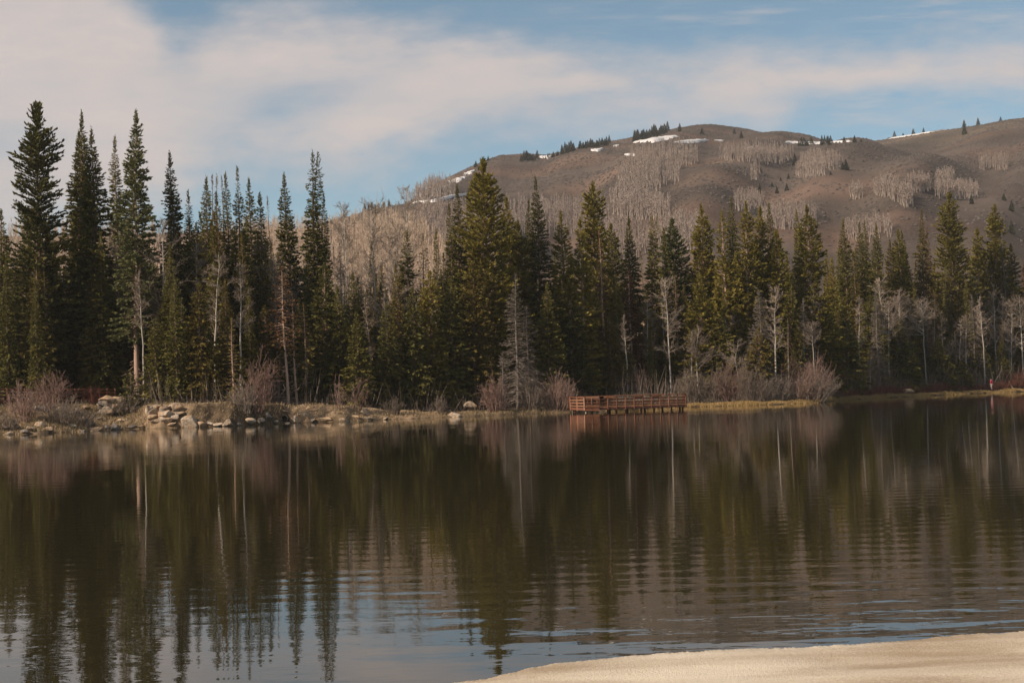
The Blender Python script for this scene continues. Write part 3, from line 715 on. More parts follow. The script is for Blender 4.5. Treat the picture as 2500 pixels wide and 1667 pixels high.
]
for (px, py, w, k, do, lab, kw) in TREES: plant(px, py, w * ((.94 if k == 'B' else 1.04) if k in 'BK' else 1.18 if k == 'O' else 1.3), k, do, lab, **kw)

# the rows behind, which nothing tells apart: copies of four firs
def filler_protos():
    out = []
    for i, (H, Rd, sty, mat, bb) in enumerate(((15, 1.5, 'fir', 'fir', .05), (17, 1.7, 'fir', 'fir', .08), (16, 1.9, 'spruce', 'spruce', .06), (14, 1.4, 'fir', 'olive_rust', .05))):
        c, w = conifer(np.random.default_rng(900 + i), H, Rd, sty, b0=bb)
        out.append((c.mesh('crown', M[mat]), w.mesh('trunk', M['bark']), H))
    return out
PRO = filler_protos()
def filler(px, py, doff, label, group, idx, sq=1.0):
    loc, H, ppm = place(px, py, doff)
    cm, wm, H0 = PRO[idx]
    k = H / H0
    e = link('fir_tree' if idx != 2 else 'spruce_tree', None, loc=loc, rz=RNG.random() * 6.28, scale=(k * sq, k * sq, k))
    tag(e, label, 'fir' if idx != 2 else 'spruce', group)
    link('trunk', wm, e); link('crown', cm, e)
fr = np.random.default_rng(5)
ENV = tab([(0, 590), (60, 520), (300, 500), (350, 560), (400, 520), (480, 510), (600, 520), (640, 570), (700, 560), (790, 640), (900, 660), (1040, 640), (1150, 640), (1450, 610), (1500, 690), (1570, 640), (1650, 690), (1720, 590), (1900, 620), (1960, 610), (2100, 600), (2250, 620), (2300, 600), (2500, 650)])
ZONES = [(0, 330, 'dark fir in the shaded rows behind the boardwalk and boulder pile', 'firs in the rows behind the boardwalk', 26),
         (330, 800, 'dark fir in the shaded rows behind the stone embankment', 'firs in the rows behind the embankment', 46),
         (840, 1080, 'dark fir in the rows among the pale aspens', 'firs among the pale aspens', 26),
         (1080, 1480, 'dark fir in the shaded rows behind the inlet and dock', 'firs in the rows behind the dock', 32),
         (1480, 1900, 'olive conifer in the rows behind the brown willows', 'conifers in the rows behind the willows', 40),
         (1900, 2520, 'olive conifer in the rows behind the red brush shore', 'conifers in the rows behind the red brush', 60)]
for (a, b, lab, grp, n) in ZONES:
    for i in range(n):
        x = a + (b - a) * (i + fr.random()) / n
        e = float(np.interp(u_of(x), *ENV)); y = e + fr.random() ** 1.3 * 190
        filler(x, y, fr.uniform(14 if a > 10 else 19, 52) - (y - e) * .05, lab, grp, int(fr.choice([0, 1, 0, 1, 3] if b < 1300 else [0, 1, 2, 2, 3])), fr.uniform(.75, 1.15) if a < 1080 else fr.uniform(.58, .95))

ra = np.random.default_rng(31)
def stem_protos():
    out = []
    for i, (H, sp, bb) in enumerate(((13, .55, .55), (15, .6, .45), (12, .8, .40))):
        c, w = aspen(np.random.default_rng(700 + i), H, sp, bb, .016, None, .3)
        out.append((c.mesh('crown', M['aspen_twig']), w.mesh('trunk', M['aspen_bark']), H, 'aspen_tree', 'aspen'))
    for i, (H, Rd, mat, dead, bb) in enumerate(((13, 1.2, 'dead', True, .15), (14, 1.1, 'rust', False, .35))):
        c, w = conifer(np.random.default_rng(720 + i), H, Rd, 'fir' if dead else 'thin', b0=bb, dead=dead, sparse=.8)
        out.append((c.mesh('crown', M[mat]), w.mesh('trunk', M['dead']), H, 'dead_conifer', 'dead tree'))
    return out
def more_stems():
    PR = stem_protos()
    for (a, b, n, what) in ((20, 330, 3, 'in the shade behind the boardwalk'), (340, 800, 10, 'among the firs behind the embankment'), (820, 1080, 16, 'in the pale thicket behind the sandy point'),
                            (1090, 1480, 7, 'among the firs behind the inlet and dock'), (1480, 1900, 8, 'among the spruces behind the brown willows'), (1900, 2510, 15, 'among the conifers behind the red brush')):
        for i in range(n):
            x = a + (b - a) * (i + ra.random()) / n; k = int(ra.choice([0, 1, 2, 3, 4], p=[.3, .2, .2, .18, .12])); y = float(np.interp(u_of(x), *ENV)) + ra.uniform(60, 210)
            loc, H, ppm = place(x, y, ra.uniform(5, 13) if a > 1400 else ra.uniform(17, 24) if a < 100 else ra.uniform(10, 20)); cm, wm, H0, nm, cat = PR[k]; q = H / H0
            e = link(nm, None, loc=loc, rz=ra.random() * 6.28, scale=(q, q, q))
            look = ('slim bare aspen with a pale stem ', 'slim bare aspen with a pale stem ', 'slim bare aspen with a pale stem ', 'leafless grey conifer ', 'rust-brown thin conifer on a grey stem ')[k]
            tag(e, look + what, cat, {'aspen': 'bare aspens ', 'dead tree': 'dead and dying conifers '}[cat] + what + (' (rusty)' if k == 4 else ''))
            link('trunk', wm, e); link('crown', cm, e)
# ------------------------------------------------------------------ grey dead conifer and bare aspens
def plant_dead(px, py, w, doff, label, b0=.06, dens=.6):
    loc, H, ppm = place(px, py, doff); rng = np.random.default_rng(int(px + py))
    c, wd = conifer(rng, H, w * 1.0 / 2 / ppm, 'fir', b0=b0, dead=True, sparse=dens, irr=.55)
    e = link('dead_conifer', None, loc=loc); tag(e, label, 'dead tree')
    wd.build('trunk', M['dead'], e); c.build('crown', M['dead'], e)
plant_dead(1254, 664, 96, 4, 'pale grey dead conifer full of fine drooping twigs at the water')
plant_dead(1285, 746, 84, 3.5, 'grey dead conifer, lower and thinner, with a red-tinged patch of twigs at the water', b0=.1)
plant_dead(1226, 860, 44, 3, 'short grey dead sapling beside the pale dead conifer')
plant_dead(1040 - 200, 610, 40, 18, 'grey bare dead top behind the dense dark fir', dens=1.0)

def plant_aspen(px, py, doff, label, group=None, spread=1., b0=.36, lean=None, crook=.25, tw=.016, mat='aspen_twig'):
    loc, H, ppm = place(px, py, doff); rng = np.random.default_rng(int(px * 3 + py))
    c, w = aspen(rng, H, spread, b0, tw, lean, crook)
    if lean is not None: loc = (loc[0] - lean[0] * H, loc[1] - lean[1] * H, loc[2])
    e = link('aspen_tree', None, loc=loc); tag(e, label, 'aspen', group)
    w.build('trunk', M['aspen_bark'], e); c.build('crown', M[mat], e)
more_stems()
ASP = [
 (912, 522, 22, 'tall forked white aspen with a crooked stem above the sandy bank', dict(crook=.55)),
 (826, 490, 30, 'thin white aspen nearest the twin-topped fir, bare against the hill', {}),
 (850, 520, 26, 'slender aspen in front of the tan hillside wood', {}),
 (878, 470, 40, 'tall faint aspen whose top reaches the skyline of the hill', {}),
 (935, 560, 18, 'aspen with a leaning pale stem crossing its crooked neighbour', dict(lean=(-.16, 0))),
 (978, 455, 45, 'tallest pale aspen, its twiggy top standing against the blue sky', dict(spread=1.2)),
 (960, 540, 28, 'thin aspen beside the ragged fir', {}),
 (1010, 590, 26, 'small pale aspen between the ragged fir and the thin rusty one', {}),
 (1066, 660, 20, 'white-stemmed aspen before the olive double spire', {}),
 (1130, 620, 24, 'white aspen stem showing beside the big broad spruce', dict(b0=.6)),
 (256, 520, 25, 'thin white aspen beside the pinkish-trunked spruce', {}),
 (396, 540, 14, 'white aspen with a bright straight stem beside the lone tall spire', {}),
 (298, 600, 19, 'white aspen stem half hidden by the tallest olive spruce', dict(b0=.6)),
 (664, 590, 16, 'pale crooked aspen inside the dark stand of firs', dict(crook=.6, spread=1.4)),
 (640, 640, 20, 'grey arching aspen inside the dark stand of firs', dict(crook=.6, spread=1.5)),
 (1521, 634, 22, 'white aspen with spread twigs behind the dock', {}),
 (1490, 690, 24, 'thin aspen in the gap behind the small black-green spire', {}),
 (1560, 680, 26, 'pale aspen behind the rusty thin fir', {}),
 (1629, 679, 8, 'bright white aspen trunk with a forked top at the end of the dock', dict(crook=.4)),
 (1612, 700, 14, 'small aspen close to the forked white trunk', {}),
 (1672, 690, 24, 'pale aspen under the grey-green open spruce', {}),
 (1700, 800, 6, 'low grey aspen with twisted branches above the willows', dict(crook=.5, spread=1.6)),
 (1800, 830, 6, 'low tangled aspen among the brown willows', dict(crook=.6, spread=1.8)),
 (2162, 735, 7, 'white aspen with a flat spreading top above the red brush', dict(b0=.55, spread=1.6, crook=.2)),
 (2183, 706, 9, 'crooked zigzag white aspen beside the flat-topped one', dict(crook=.7)),
 (2254, 735, 8, 'white aspen with a mop of branches on a straight bare stem', dict(b0=.62, spread=1.7)),
 (2306, 762, 7, 'slim pale aspen, first of the trio under the massive spruce', {}),
 (2336, 778, 7, 'middle greyish aspen of the trio under the massive spruce', {}),
 (2352, 770, 6.5, 'brightest aspen of the trio under the massive spruce', {}),
 (2403, 750, 8, 'white aspen with feathery upswept twigs behind the person in red', {}),
 (2399, 672, 14, 'pale aspen crown under the smooth conical spruce', {}),
 (2426, 695, 12, 'white aspen with a bent top under the smooth conical spruce', dict(crook=.5)),
 (2460, 740, 10, 'twiggy grey aspen near the end of the shore', dict(spread=1.5)),
 (2490, 720, 9, 'twiggy brown aspen at the end of the shore', dict(spread=1.6)),
 (2120, 850, 5, 'thin white sapling stem above the red brush', {}),
 (1985, 790, 9, 'white stem pair glimpsed between dark firs', dict(b0=.7)),
]
for (px, py, do, lab, kw) in ASP: plant_aspen(px, py, do, lab, **kw)

# ------------------------------------------------------------------ willow shrubs on the shore
SHR = [  # px, base py (None = at bank), height px, width px, doff, material, label, n, lean
 (130, 92, 100, 7.5, 'willow', 'tallest pinkish willow shrub in front of the boardwalk', 52, (0, 0)),
 (62, 86, 92, 4.0, 'willow', 'round pink-grey willow shrub on the grassy bank', 46, (0, 0)),
 (232, 55, 42, 9, 'redwillow', 'narrow reddish willow beside the boulder pile', 26, (.02, 0)),
 (150, 58, 110, 2.5, 'greywillow', 'grey tangled willow low on the grassy bank', 60, (.1, 0)),
 (205, 40, 60, 1.2, 'greywillow', 'low grey brush at the water beside two pale boulders', 40, (0, 0)),
 (18, 40, 60, 1.5, 'greywillow', 'dark low brush at the very edge of the view', 40, (0, 0)),
 (305, 50, 70, 4, 'greywillow', 'brown brush under the small dark young fir', 40, (0, 0)),
 (625, 130, 84, 1.4, 'willow', 'tall pinkish willow fanning over the dark embankment face', 34, (.22, 0)),
 (595, 70, 70, 1.0, 'greywillow', 'low grey brush at the foot of the willow fan', 40, (-.1, 0)),
 (870, 85, 44, 2.5, 'willow', 'thin slanting willow on the sandy bank', 10, (.25, 0)),
 (828, 75, 30, 2.0, 'willow', 'upright thin willow on the sandy bank', 10, (-.03, 0)),
 (1070, 45, 40, 2.0, 'greywillow', 'small grey brush beside the pale inlet boulder', 30, (0, 0)),
 (960, 40, 50, 2.0, 'greywillow', 'grey brush at the sandy point', 34, (0, 0)),
 (1212, 85, 70, 2.5, 'willow', 'pinkish willow beside the inlet at the dead conifers', 50, (0, 0)),
 (1362, 84, 96, 1.5, 'willow', 'wide pink willow leaning over the end of the dock', 55, (.06, 0)),
 (1300, 66, 60, 2.0, 'greywillow', 'grey-brown willow at the foot of the dead conifers', 40, (0, 0)),
 (1548, 92, 90, 7, 'willow', 'pinkish willow rising behind the dock railing', 50, (0, 0)),
 (1490, 70, 70, 8, 'greywillow', 'dull willow behind the middle of the dock', 40, (0, 0)),
 (1690, 84, 80, 3, 'greywillow', 'brown willow just past the end of the dock', 55, (0, 0)),
 (1745, 80, 90, 3, 'greywillow', 'brown willow under the full sunlit spruce', 55, (0, 0)),
 (1790, 92, 84, 3, 'willow', 'pinkish brown willow under the slim bare-trunked spruce', 50, (0, 0)),
 (1838, 88, 80, 2.5, 'greywillow', 'grey-brown willow at the yellow small fir', 50, (.05, 0)),
 (1900, 60, 70, 3, 'greywillow', 'low dark willow before the big pink one', 40, (0, 0)),
 (1962, 100, 130, 3, 'willow', 'largest pink willow leaning over the water', 85, (.14, 0)),
 (1985, 70, 110, 1.2, 'greywillow', 'pale grey fringe of willow under the largest pink one', 55, (.25, 0)),
 (2040, 78, 70, 5, 'redwillow', 'reddish willow behind the largest pink one', 45, (0, 0)),
 (2490, 48, 90, 4, 'redwillow', 'dark red rounded willow past the person in red', 70, (0, 0)),
]
for (px, hp, wp, do, mat, lab, n, ln) in SHR:
    u = u_of(px); Y = float(Ds(u)) + do; X = u * Y; ppm = FPX / Y
    mb = shrub(np.random.default_rng(px), hp * 1.08 / ppm, wp * 1.25 / ppm, int(n * .75), ln)
    o = mb.build('willow_shrub', M[mat], loc=(X, Y, gz(X, Y) - .03)); tag(o, lab, 'shrub')

# ------------------------------------------------------------------ boulders
import bmesh
_bm = bmesh.new(); bmesh.ops.create_icosphere(_bm, subdivisions=3, radius=1)
_iv = np.array([v.co[:] for v in _bm.verts]); _if = np.array([[v.index for v in f.verts] for f in _bm.faces]); _bm.free()
def rock_mesh(rng, sx, sy, sz):
    v = _iv.copy()
    for _ in range(9):
        n = unit(rng.normal(0, 1, 3)); h = rng.uniform(.38, .74); e = v @ n - h; v -= np.where(e > 0, e, 0)[:, None] * n
    for k in range(3):
        f = rng.normal(0, 1, 3) * (1.6 + k * 1.5); v = v * (1 + (.035 / (k + 1)) * np.sin(v @ f + rng.random() * 6))[:, None]
    mb = MB(); mb.add(v * [sx, sy, sz], None, _if); return mb.mesh('boulder', M['rock'], smooth=False)
def rock(px, py, wp, hp, doff, label, group=None, rise=0.0):
    """boulder centred on pixel (px, py), wp x hp pixels, doff metres behind the water's edge"""
    u = u_of(px, py); Y = float(Ds(u)) + doff; h = hit(px, py + hp * .35, float(Ds(u)) - 1.5, float(Ds(u)) + 14)
    if h is not None and h[1] < Y + 1.5: Y = h[1] - hp * .1 * Y / FPX
    P = at(px, py, Y); ppm = FPX / Y; kf = 1.75 if wp < 30 else 1.35
    rng = np.random.default_rng(int(px * 5 + py * 3))
    o = link('boulder', rock_mesh(rng, wp / 2 / ppm * kf, wp / 2 / ppm * kf * .8, hp / 2 / ppm * kf), loc=P, rz=rng.uniform(-.5, .5))
    tag(o, label, 'boulder', group); return o
ROCKS = [
 (230, 1050, 26, 14, .3, 'pale flat-sided boulder half in the water, nearer the low grey brush'),
 (279, 1043, 25, 15, .6, 'pale rounded boulder at the water, under the small young fir'),
 (260, 1041, 13, 8, .9, 'small dark stone touching the pale rounded boulder'),
 (466, 1030, 44, 26, .9, 'big orange angular boulder at the end of the stone embankment'),
 (490, 1037, 16, 12, .6, 'small brown stone beside the big orange angular boulder'),
 (558, 1033, 21, 12, .5, 'flat grey stone at the water below the dark embankment'),
 (655, 1018, 15, 16, .8, 'pale pointed stone near the culvert mouth'),
 (722, 1021, 20, 16, .7, 'angular half-lit stone beside the culvert mouth'),
 (742, 1015, 25, 16, 1.3, 'rounded tan boulder beside the angular half-lit stone'),
 (800, 1023, 34, 14, .6, 'low sandy boulder under the slanting log'),
 (869, 1017, 13, 8, .8, 'small grey stone on the sandy bank'),
 (890, 1006, 24, 12, 2.2, 'brown stone on top of the sandy bank'),
 (1107, 1013, 21, 13, .5, 'pale rounded boulder sitting in the water at the inlet'),
 (1152, 991, 34, 20, 6, 'large smooth grey-brown boulder in the shade of the inlet'),
 (148, 999, 32, 13, 8, 'pinkish boulder behind the round willow'),
 (98, 1000, 20, 14, 7, 'pinkish upright boulder at the foot of the tallest willow'),
 (180, 1005, 18, 13, 7, 'pinkish boulder beside the narrow reddish willow'),
 (212, 995, 18, 9, 9, 'flat pinkish boulder just under the boardwalk'),
 (30, 1027, 12, 7, 3, 'small pale stone in the dry grass'),
 (242, 1022, 11, 7, 3, 'small mossy stone in the grass under the boulder pile'),
 (24, 1057, 14, 7, .3, 'grey wet stone at the water at the edge of the view'),
 (1392, 1010, 34, 5, .2, 'pale flat stone at the water under the dock'),
 (2216, 954, 22, 13, 3, 'rounded tan boulder in the red brush'),
 (1462, 1003, 14, 5, 1.0, 'small flat stone under the dock'),
]
for r in ROCKS: rock(*r[:5], label=r[5])
for (x, y, w, h, d_) in ((36, 1042, 20, 11, 2.5), (75, 1046, 22, 12, 1.5), (100, 1036, 18, 10, 3.5), (160, 1030, 20, 11, 3.5), (200, 1024, 18, 10, 4.5), (222, 1035, 16, 9, 2), (300, 1026, 16, 9, 2.5), (10, 1046, 16, 9, 2), (60, 1052, 14, 8, .6), (120, 1049, 18, 9, .7), (178, 1040, 14, 8, 1.5), (205, 1052, 12, 7, .3), (320, 1041, 16, 8, .5), (345, 1040, 14, 8, .5), (510, 1034, 14, 9, .5), (535, 1036, 18, 9, .4),
                          (585, 1035, 14, 8, .4), (610, 1030, 20, 12, .6), (636, 1028, 16, 10, .6), (672, 1030, 12, 7, .4), (700, 1034, 14, 6, .2), (765, 1026, 14, 7, .4), (840, 1026, 16, 8, .3), (905, 1022, 12, 7, .4), (940, 1022, 12, 6, .3)):
    rock(x, y, w, h, d_, 'small weathered stone lying along the water under the embankment or grassy bank', 'small stones along the near bank')
pileA = [(262, 977, 32, 18), (283, 980, 30, 16), (250, 985, 18, 13), (252, 995, 24, 15), (255, 1006, 26, 15), (274, 1002, 18, 18), (274, 991, 22, 10), (300, 983, 20, 16), (301, 995, 18, 14),
         (312, 990, 16, 13), (318, 1000, 18, 12), (326, 988, 16, 12), (331, 998, 14, 12), (290, 1004, 18, 14)]
for (x, y, w, h) in pileA: rock(x, y, w * 1.1, h * 1.15, 5.6 + (1010 - y) * .02, 'rough tan boulder stacked in the pile beside the small young fir', 'boulders of the pile by the young fir')
pileB = [(372, 995, 18, 12), (388, 993, 16, 11), (402, 996, 16, 14), (415, 993, 16, 10), (430, 996, 22, 14), (375, 1008, 20, 13), (395, 1006, 18, 12), (404, 1012, 32, 18), (375, 1019, 18, 12),
         (426, 1021, 22, 13), (441, 1008, 32, 12), (395, 1023, 18, 10), (410, 1027, 22, 10), (380, 1029, 16, 10), (362, 1000, 14, 14), (420, 1034, 16, 8)]
for (x, y, w, h) in pileB: rock(x, y, w, h, .9 + (1034 - y) * .055, 'angular boulder set in the sunlit stone facing of the embankment', 'boulders facing the embankment')

# ------------------------------------------------------------------ culvert, logs
def culvert():
    u = u_of(694, 1022); Y = float(Ds(u)) + .15; P = at(694, 1022, Y)
    e = link('culvert_pipe', None, loc=P); tag(e, 'round dark culvert pipe opening in the bank under the red-brown dying fir', 'pipe')
    mb = MB(); n = 24; a = np.arange(n) * 2 * math.pi / n
    prof = [(0, .29), (0, .34), (.06, .34), (.10, .325), (.16, .34), (.22, .325), (.3, .34), (1.6, .34), (1.6, .29), (.01, .29)]
    V = np.array([(r * math.cos(t), y, r * math.sin(t)) for (y, r) in prof for t in a])
    Q = [(i * n + j, i * n + (j + 1) % n, (i + 1) * n + (j + 1) % n, (i + 1) * n + j) for i in range(len(prof) - 1) for j in range(n)]
    mb.add(V, Q); mb.build('pipe', M['pipe'], e, smooth=True)
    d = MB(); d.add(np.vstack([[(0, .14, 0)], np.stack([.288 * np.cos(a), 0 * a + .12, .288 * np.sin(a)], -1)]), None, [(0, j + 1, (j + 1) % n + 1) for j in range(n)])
    d.build('inside', M['dark'], e)  # near-black disc added near the mouth, painted as the shade deep in the pipe
culvert()
def log(p1, p2, d1, d2, r, label):
    u1 = u_of(*p1); Y1 = float(Ds(u1)) + d1; u2 = u_of(*p2); Y2 = float(Ds(u2)) + d2
    A = at(*p1, Y1); B = at(*p2, Y2); k = 7; t = np.linspace(0, 1, k)[:, None]
    rng = np.random.default_rng(int(p1[0])); path = A * (1 - t) + B * t + rng.normal(0, .03, (k, 3)) - A
    mb = MB(); mb.tube(path, np.linspace(r, r * .65, k), 8, tint=.6)
    c = path[4]; mb.sticks(np.array([path[3], path[4]]), np.array([path[3] + [.12, -.2, .28], path[4] + [-.1, -.15, .3]]), np.full(2, r * .3), np.full(2, r * .15), .6)
    o = mb.build('fallen_log', M['log'], loc=A, smooth=True); tag(o, label, 'log')
log((770, 1030), (826, 1007), .2, 1.5, .10, 'pale slanting log propped on the sandy bank')
log((870, 1019), (922, 1024), 1.2, .3, .13, 'dark low log lying at the water by the sandy point')
log((688, 1000), (720, 1012), 1.8, 1.2, .07, 'thin pale pole lying above the culvert')
log((131, 1018), (158, 1006), 3.5, 5.5, .05, 'thin bleached branch arching out of the grey willow')
log((155, 1043), (178, 1049), .8, .3, .06, 'bleached driftwood branch at the water under the grey willow')
log((60, 1052), (105, 1047), .8, 1.5, .08, 'bleached driftwood pole lying in the dry grass under the round willow')
log((505, 1030), (548, 1022), .8, 1.4, .09, 'grey fallen log on the dark embankment face')
log((2463, 930), (2478, 957), 4, 2.0, .10, 'pale leaning snag against the dark red willow')

# ------------------------------------------------------------------ timber dock
def frame_axes(A, B):
    x = unit(B - A); y = unit(np.cross([0, 0, 1.], x)); return np.array([x, y, [0, 0, 1.]])
def beam(mb, A, B, th, hh, tint=.5, bev=.008, ext=0.0):
    ax = frame_axes(np.array([A[0], A[1], 0]), np.array([B[0], B[1], 0])); x = unit(np.asarray(B, float) - A); ax = np.array([x, ax[1], unit(np.cross(x, ax[1]))])
    mb.box((np.asarray(A) + B) / 2, (np.linalg.norm(np.asarray(B) - A) + ext, th, hh), ax, tint, bev=bev)
def dock():
    DZ = .52
    def wp(px, Y, z): u = u_of(px, 990); return np.array([u * Y, Y, z])
    A = wp(1392, 141.5, DZ); B1 = wp(1426, 138.2, DZ); B2 = wp(1463, 138.0, DZ); C = wp(1675, 141.2, DZ)
    back = np.array([0, 3.4, 0])
    e = link('timber_dock', None, loc=(B1[0], B1[1], 0)); tag(e, 'orange-stained timber fishing dock with railings standing on posts in the lake', 'dock')
    o0 = np.array([B1[0], B1[1], 0])
    rg = np.random.default_rng(3)
    front = [A - o0, B1 - o0, B2 - o0, C - o0]
    rear = [front[0] + back, front[3] + back]
    # deck boards (one part), laid across
    d = MB(); n = 118
    for i in range(n):
        t = (i + .5) / n
        x = front[0][0] + t * (front[3][0] - front[0][0])
        yf = np.interp(x, [p[0] for p in front], [p[1] for p in front]); yr = np.interp(x, [p[0] for p in rear], [p[1] for p in rear])
        d.box((x, (yf + yr) / 2, DZ - .02), ((front[3][0] - front[0][0]) / n - .012, yr - yf, .04), tint=rg.random())
    d.build('deck', M['wood'], e)
    f = MB()
    for a, b in zip(front[:-1], front[1:]): beam(f, a + [0, -.03, -.16], b + [0, -.03, -.16], .05, .22, .2)
    beam(f, rear[0] + [0, .03, -.16], rear[1] + [0, .03, -.16], .05, .22, .2)
    beam(f, front[3] + [.03, 0, -.16], rear[1] + [.03, 0, -.16], .05, .22, .2)
    f.build('fascia', M['darkwood'], e)
    # front bay: a lower step board between two pale piles
    s = MB(); beam(s, front[1] + [0, -.10, -.30], front[2] + [0, -.10, -.30], .05, .16, .6); beam(s, front[1] + [0, -.10, .06], front[2] + [0, -.10, .06], .05, .12, .7); s.build('step_board', M['wood'], e)
    RH = 1.02
    def rail_run(a, b, nposts, first=True, z0=-.30, zs=((.16, .10), (.44, .12), (.72, .12))):
        L = np.linalg.norm(b - a)
        for i in range(nposts + 1):
            if i == 0 and not first: continue
            p = a + (b - a) * i / nposts
            pm = MB(); pm.box(p + [0, -.06, (RH + z0) / 2 - .02], (.10, .10, RH - z0), frame_axes(a, b), rg.random(), bev=.01); pm.build('post', M['wood'], e)
        for zz, hh in zs:
            m = MB(); beam(m, a + [0, .012, zz], b + [0, .012, zz], .045, hh, rg.random()); m.build('rail', M['wood'], e)
        m = MB(); beam(m, a + [0, -.03, RH + .022], b + [0, -.03, RH + .022], .20, .045, .65, ext=.1); m.build('rail_cap', M['wood'], e)
    rail_run(front[0], front[1], 2); rail_run(front[1], front[2], 2, False); rail_run(front[2], front[3], 10, False)
    rail_run(front[3], rear[1], 3, False); rail_run(rear[0], rear[1], 12, zs=((.30, .12), (.70, .12)))
    # wide planks that close some bays of the back rail
    for t0, t1 in ((.02, .13), (.15, .27), (.31, .40), (.58, .66), (.74, .82)):
        m = MB(); a = rear[0] + (rear[1] - rear[0]) * t0; b = rear[0] + (rear[1] - rear[0]) * t1
        beam(m, a + [0, -.13, .84], b + [0, -.13, .84], .04, .34, rg.random()); m.build('panel', M['wood'], e)
    # benches on the deck
    for t0, t1 in ((.06, .11), (.34, .40), (.60, .68)):
        m = MB(); a = rear[0] + (rear[1] - rear[0]) * t0 + [0, -.75, 0]; b = rear[0] + (rear[1] - rear[0]) * t1 + [0, -.75, 0]
        beam(m, a + [0, 0, .44], b + [0, 0, .44], .42, .05, .6); beam(m, a + [0, .0, .21], a + [.09, .0, .21], .36, .42, .4); beam(m, b + [-.09, .0, .21], b + [0, .0, .21], .36, .42, .4)
        m.build('bench', M['wood'], e)
    # piles
    for px, Y in ((1399, 141.6), (1431, 138.4), (1458, 138.3), (1484, 138.8), (1505, 139.1), (1529, 139.5), (1566, 140.0), (1597, 140.4), (1640, 141.0), (1667, 141.3)):
        u = u_of(px, 1003); m = MB(); q = np.array([u * Y, Y, 0]) - o0
        m.tube([q + [0, .1, -1.2], q + [0, .1, 0], q + [0, .1, DZ - .07]], [.10, .10, .10], 10, tint=.75 if px < 1470 else .3)
        m.build('pile', M['log'] if px < 1470 else M['darkwood'], e, smooth=True)
    for t in np.linspace(.05, .98, 7):
        q = rear[0] + (rear[1] - rear[0]) * t; m = MB(); m.tube([q * [1, 1, 0] + [0, -.1, -1.0], q * [1, 1, 0] + [0, -.1, DZ - .07]], [.1, .1], 8, tint=.3); m.build('pile', M['darkwood'], e)
dock()

# ------------------------------------------------------------------ dark boardwalk on the bank
def boardwalk():
    u0, u1 = u_of(-70, 970), u_of(262, 970)
    Y0, Y1 = float(Ds(u0)) + 11.2, float(Ds(u1)) + 11.4
    A = np.array([u0 * Y0, Y0, 2.98]); B = np.array([u1 * Y1, Y1, 2.72])
    o0 = np.array([A[0], A[1], 0]); A = A - o0; B = B - o0; bk = np.array([.2, 2.0, 0])
    e = link('boardwalk', None, loc=o0); tag(e, 'dark red-brown boardwalk with plank railings in the shade behind the willows', 'boardwalk')
    d = MB(); n = 60; rg = np.random.default_rng(8)
    for i in range(n):
        p = A + (B - A) * ((i + .5) / n); q = p + bk; beam(d, p + [0, 0, -.03], q + [0, 0, -.03], (np.linalg.norm(B - A)) / n - .01, .05, rg.random(), bev=0)
    d.build('deck', M['darkwood'], e)
    for off in (np.zeros(3), bk):
        s = MB(); beam(s, A + off + [0, .04, -.20], B + off + [0, .04, -.20], .07, .28, .5); s.build('beam', M['darkwood'], e)
        for zz in (.32, .64, .96):
            m = MB(); beam(m, A + off + [0, .015, zz], B + off + [0, .015, zz], .05, .16, rg.random()); m.build('rail', M['darkwood'], e)
        k = 8
        for i in range(k + 1):
            p = A + (B - A) * i / k + off; zg = gz(p[0] + o0[0], p[1] + o0[1]); m = MB(); m.box((p[0], p[1] - .06, (p[2] + 1.06 + zg - .3) / 2), (.1, .1, p[2] + 1.06 - zg + .3), bev=.01, tint=.5); m.build('post', M['darkwood'], e)
boardwalk()

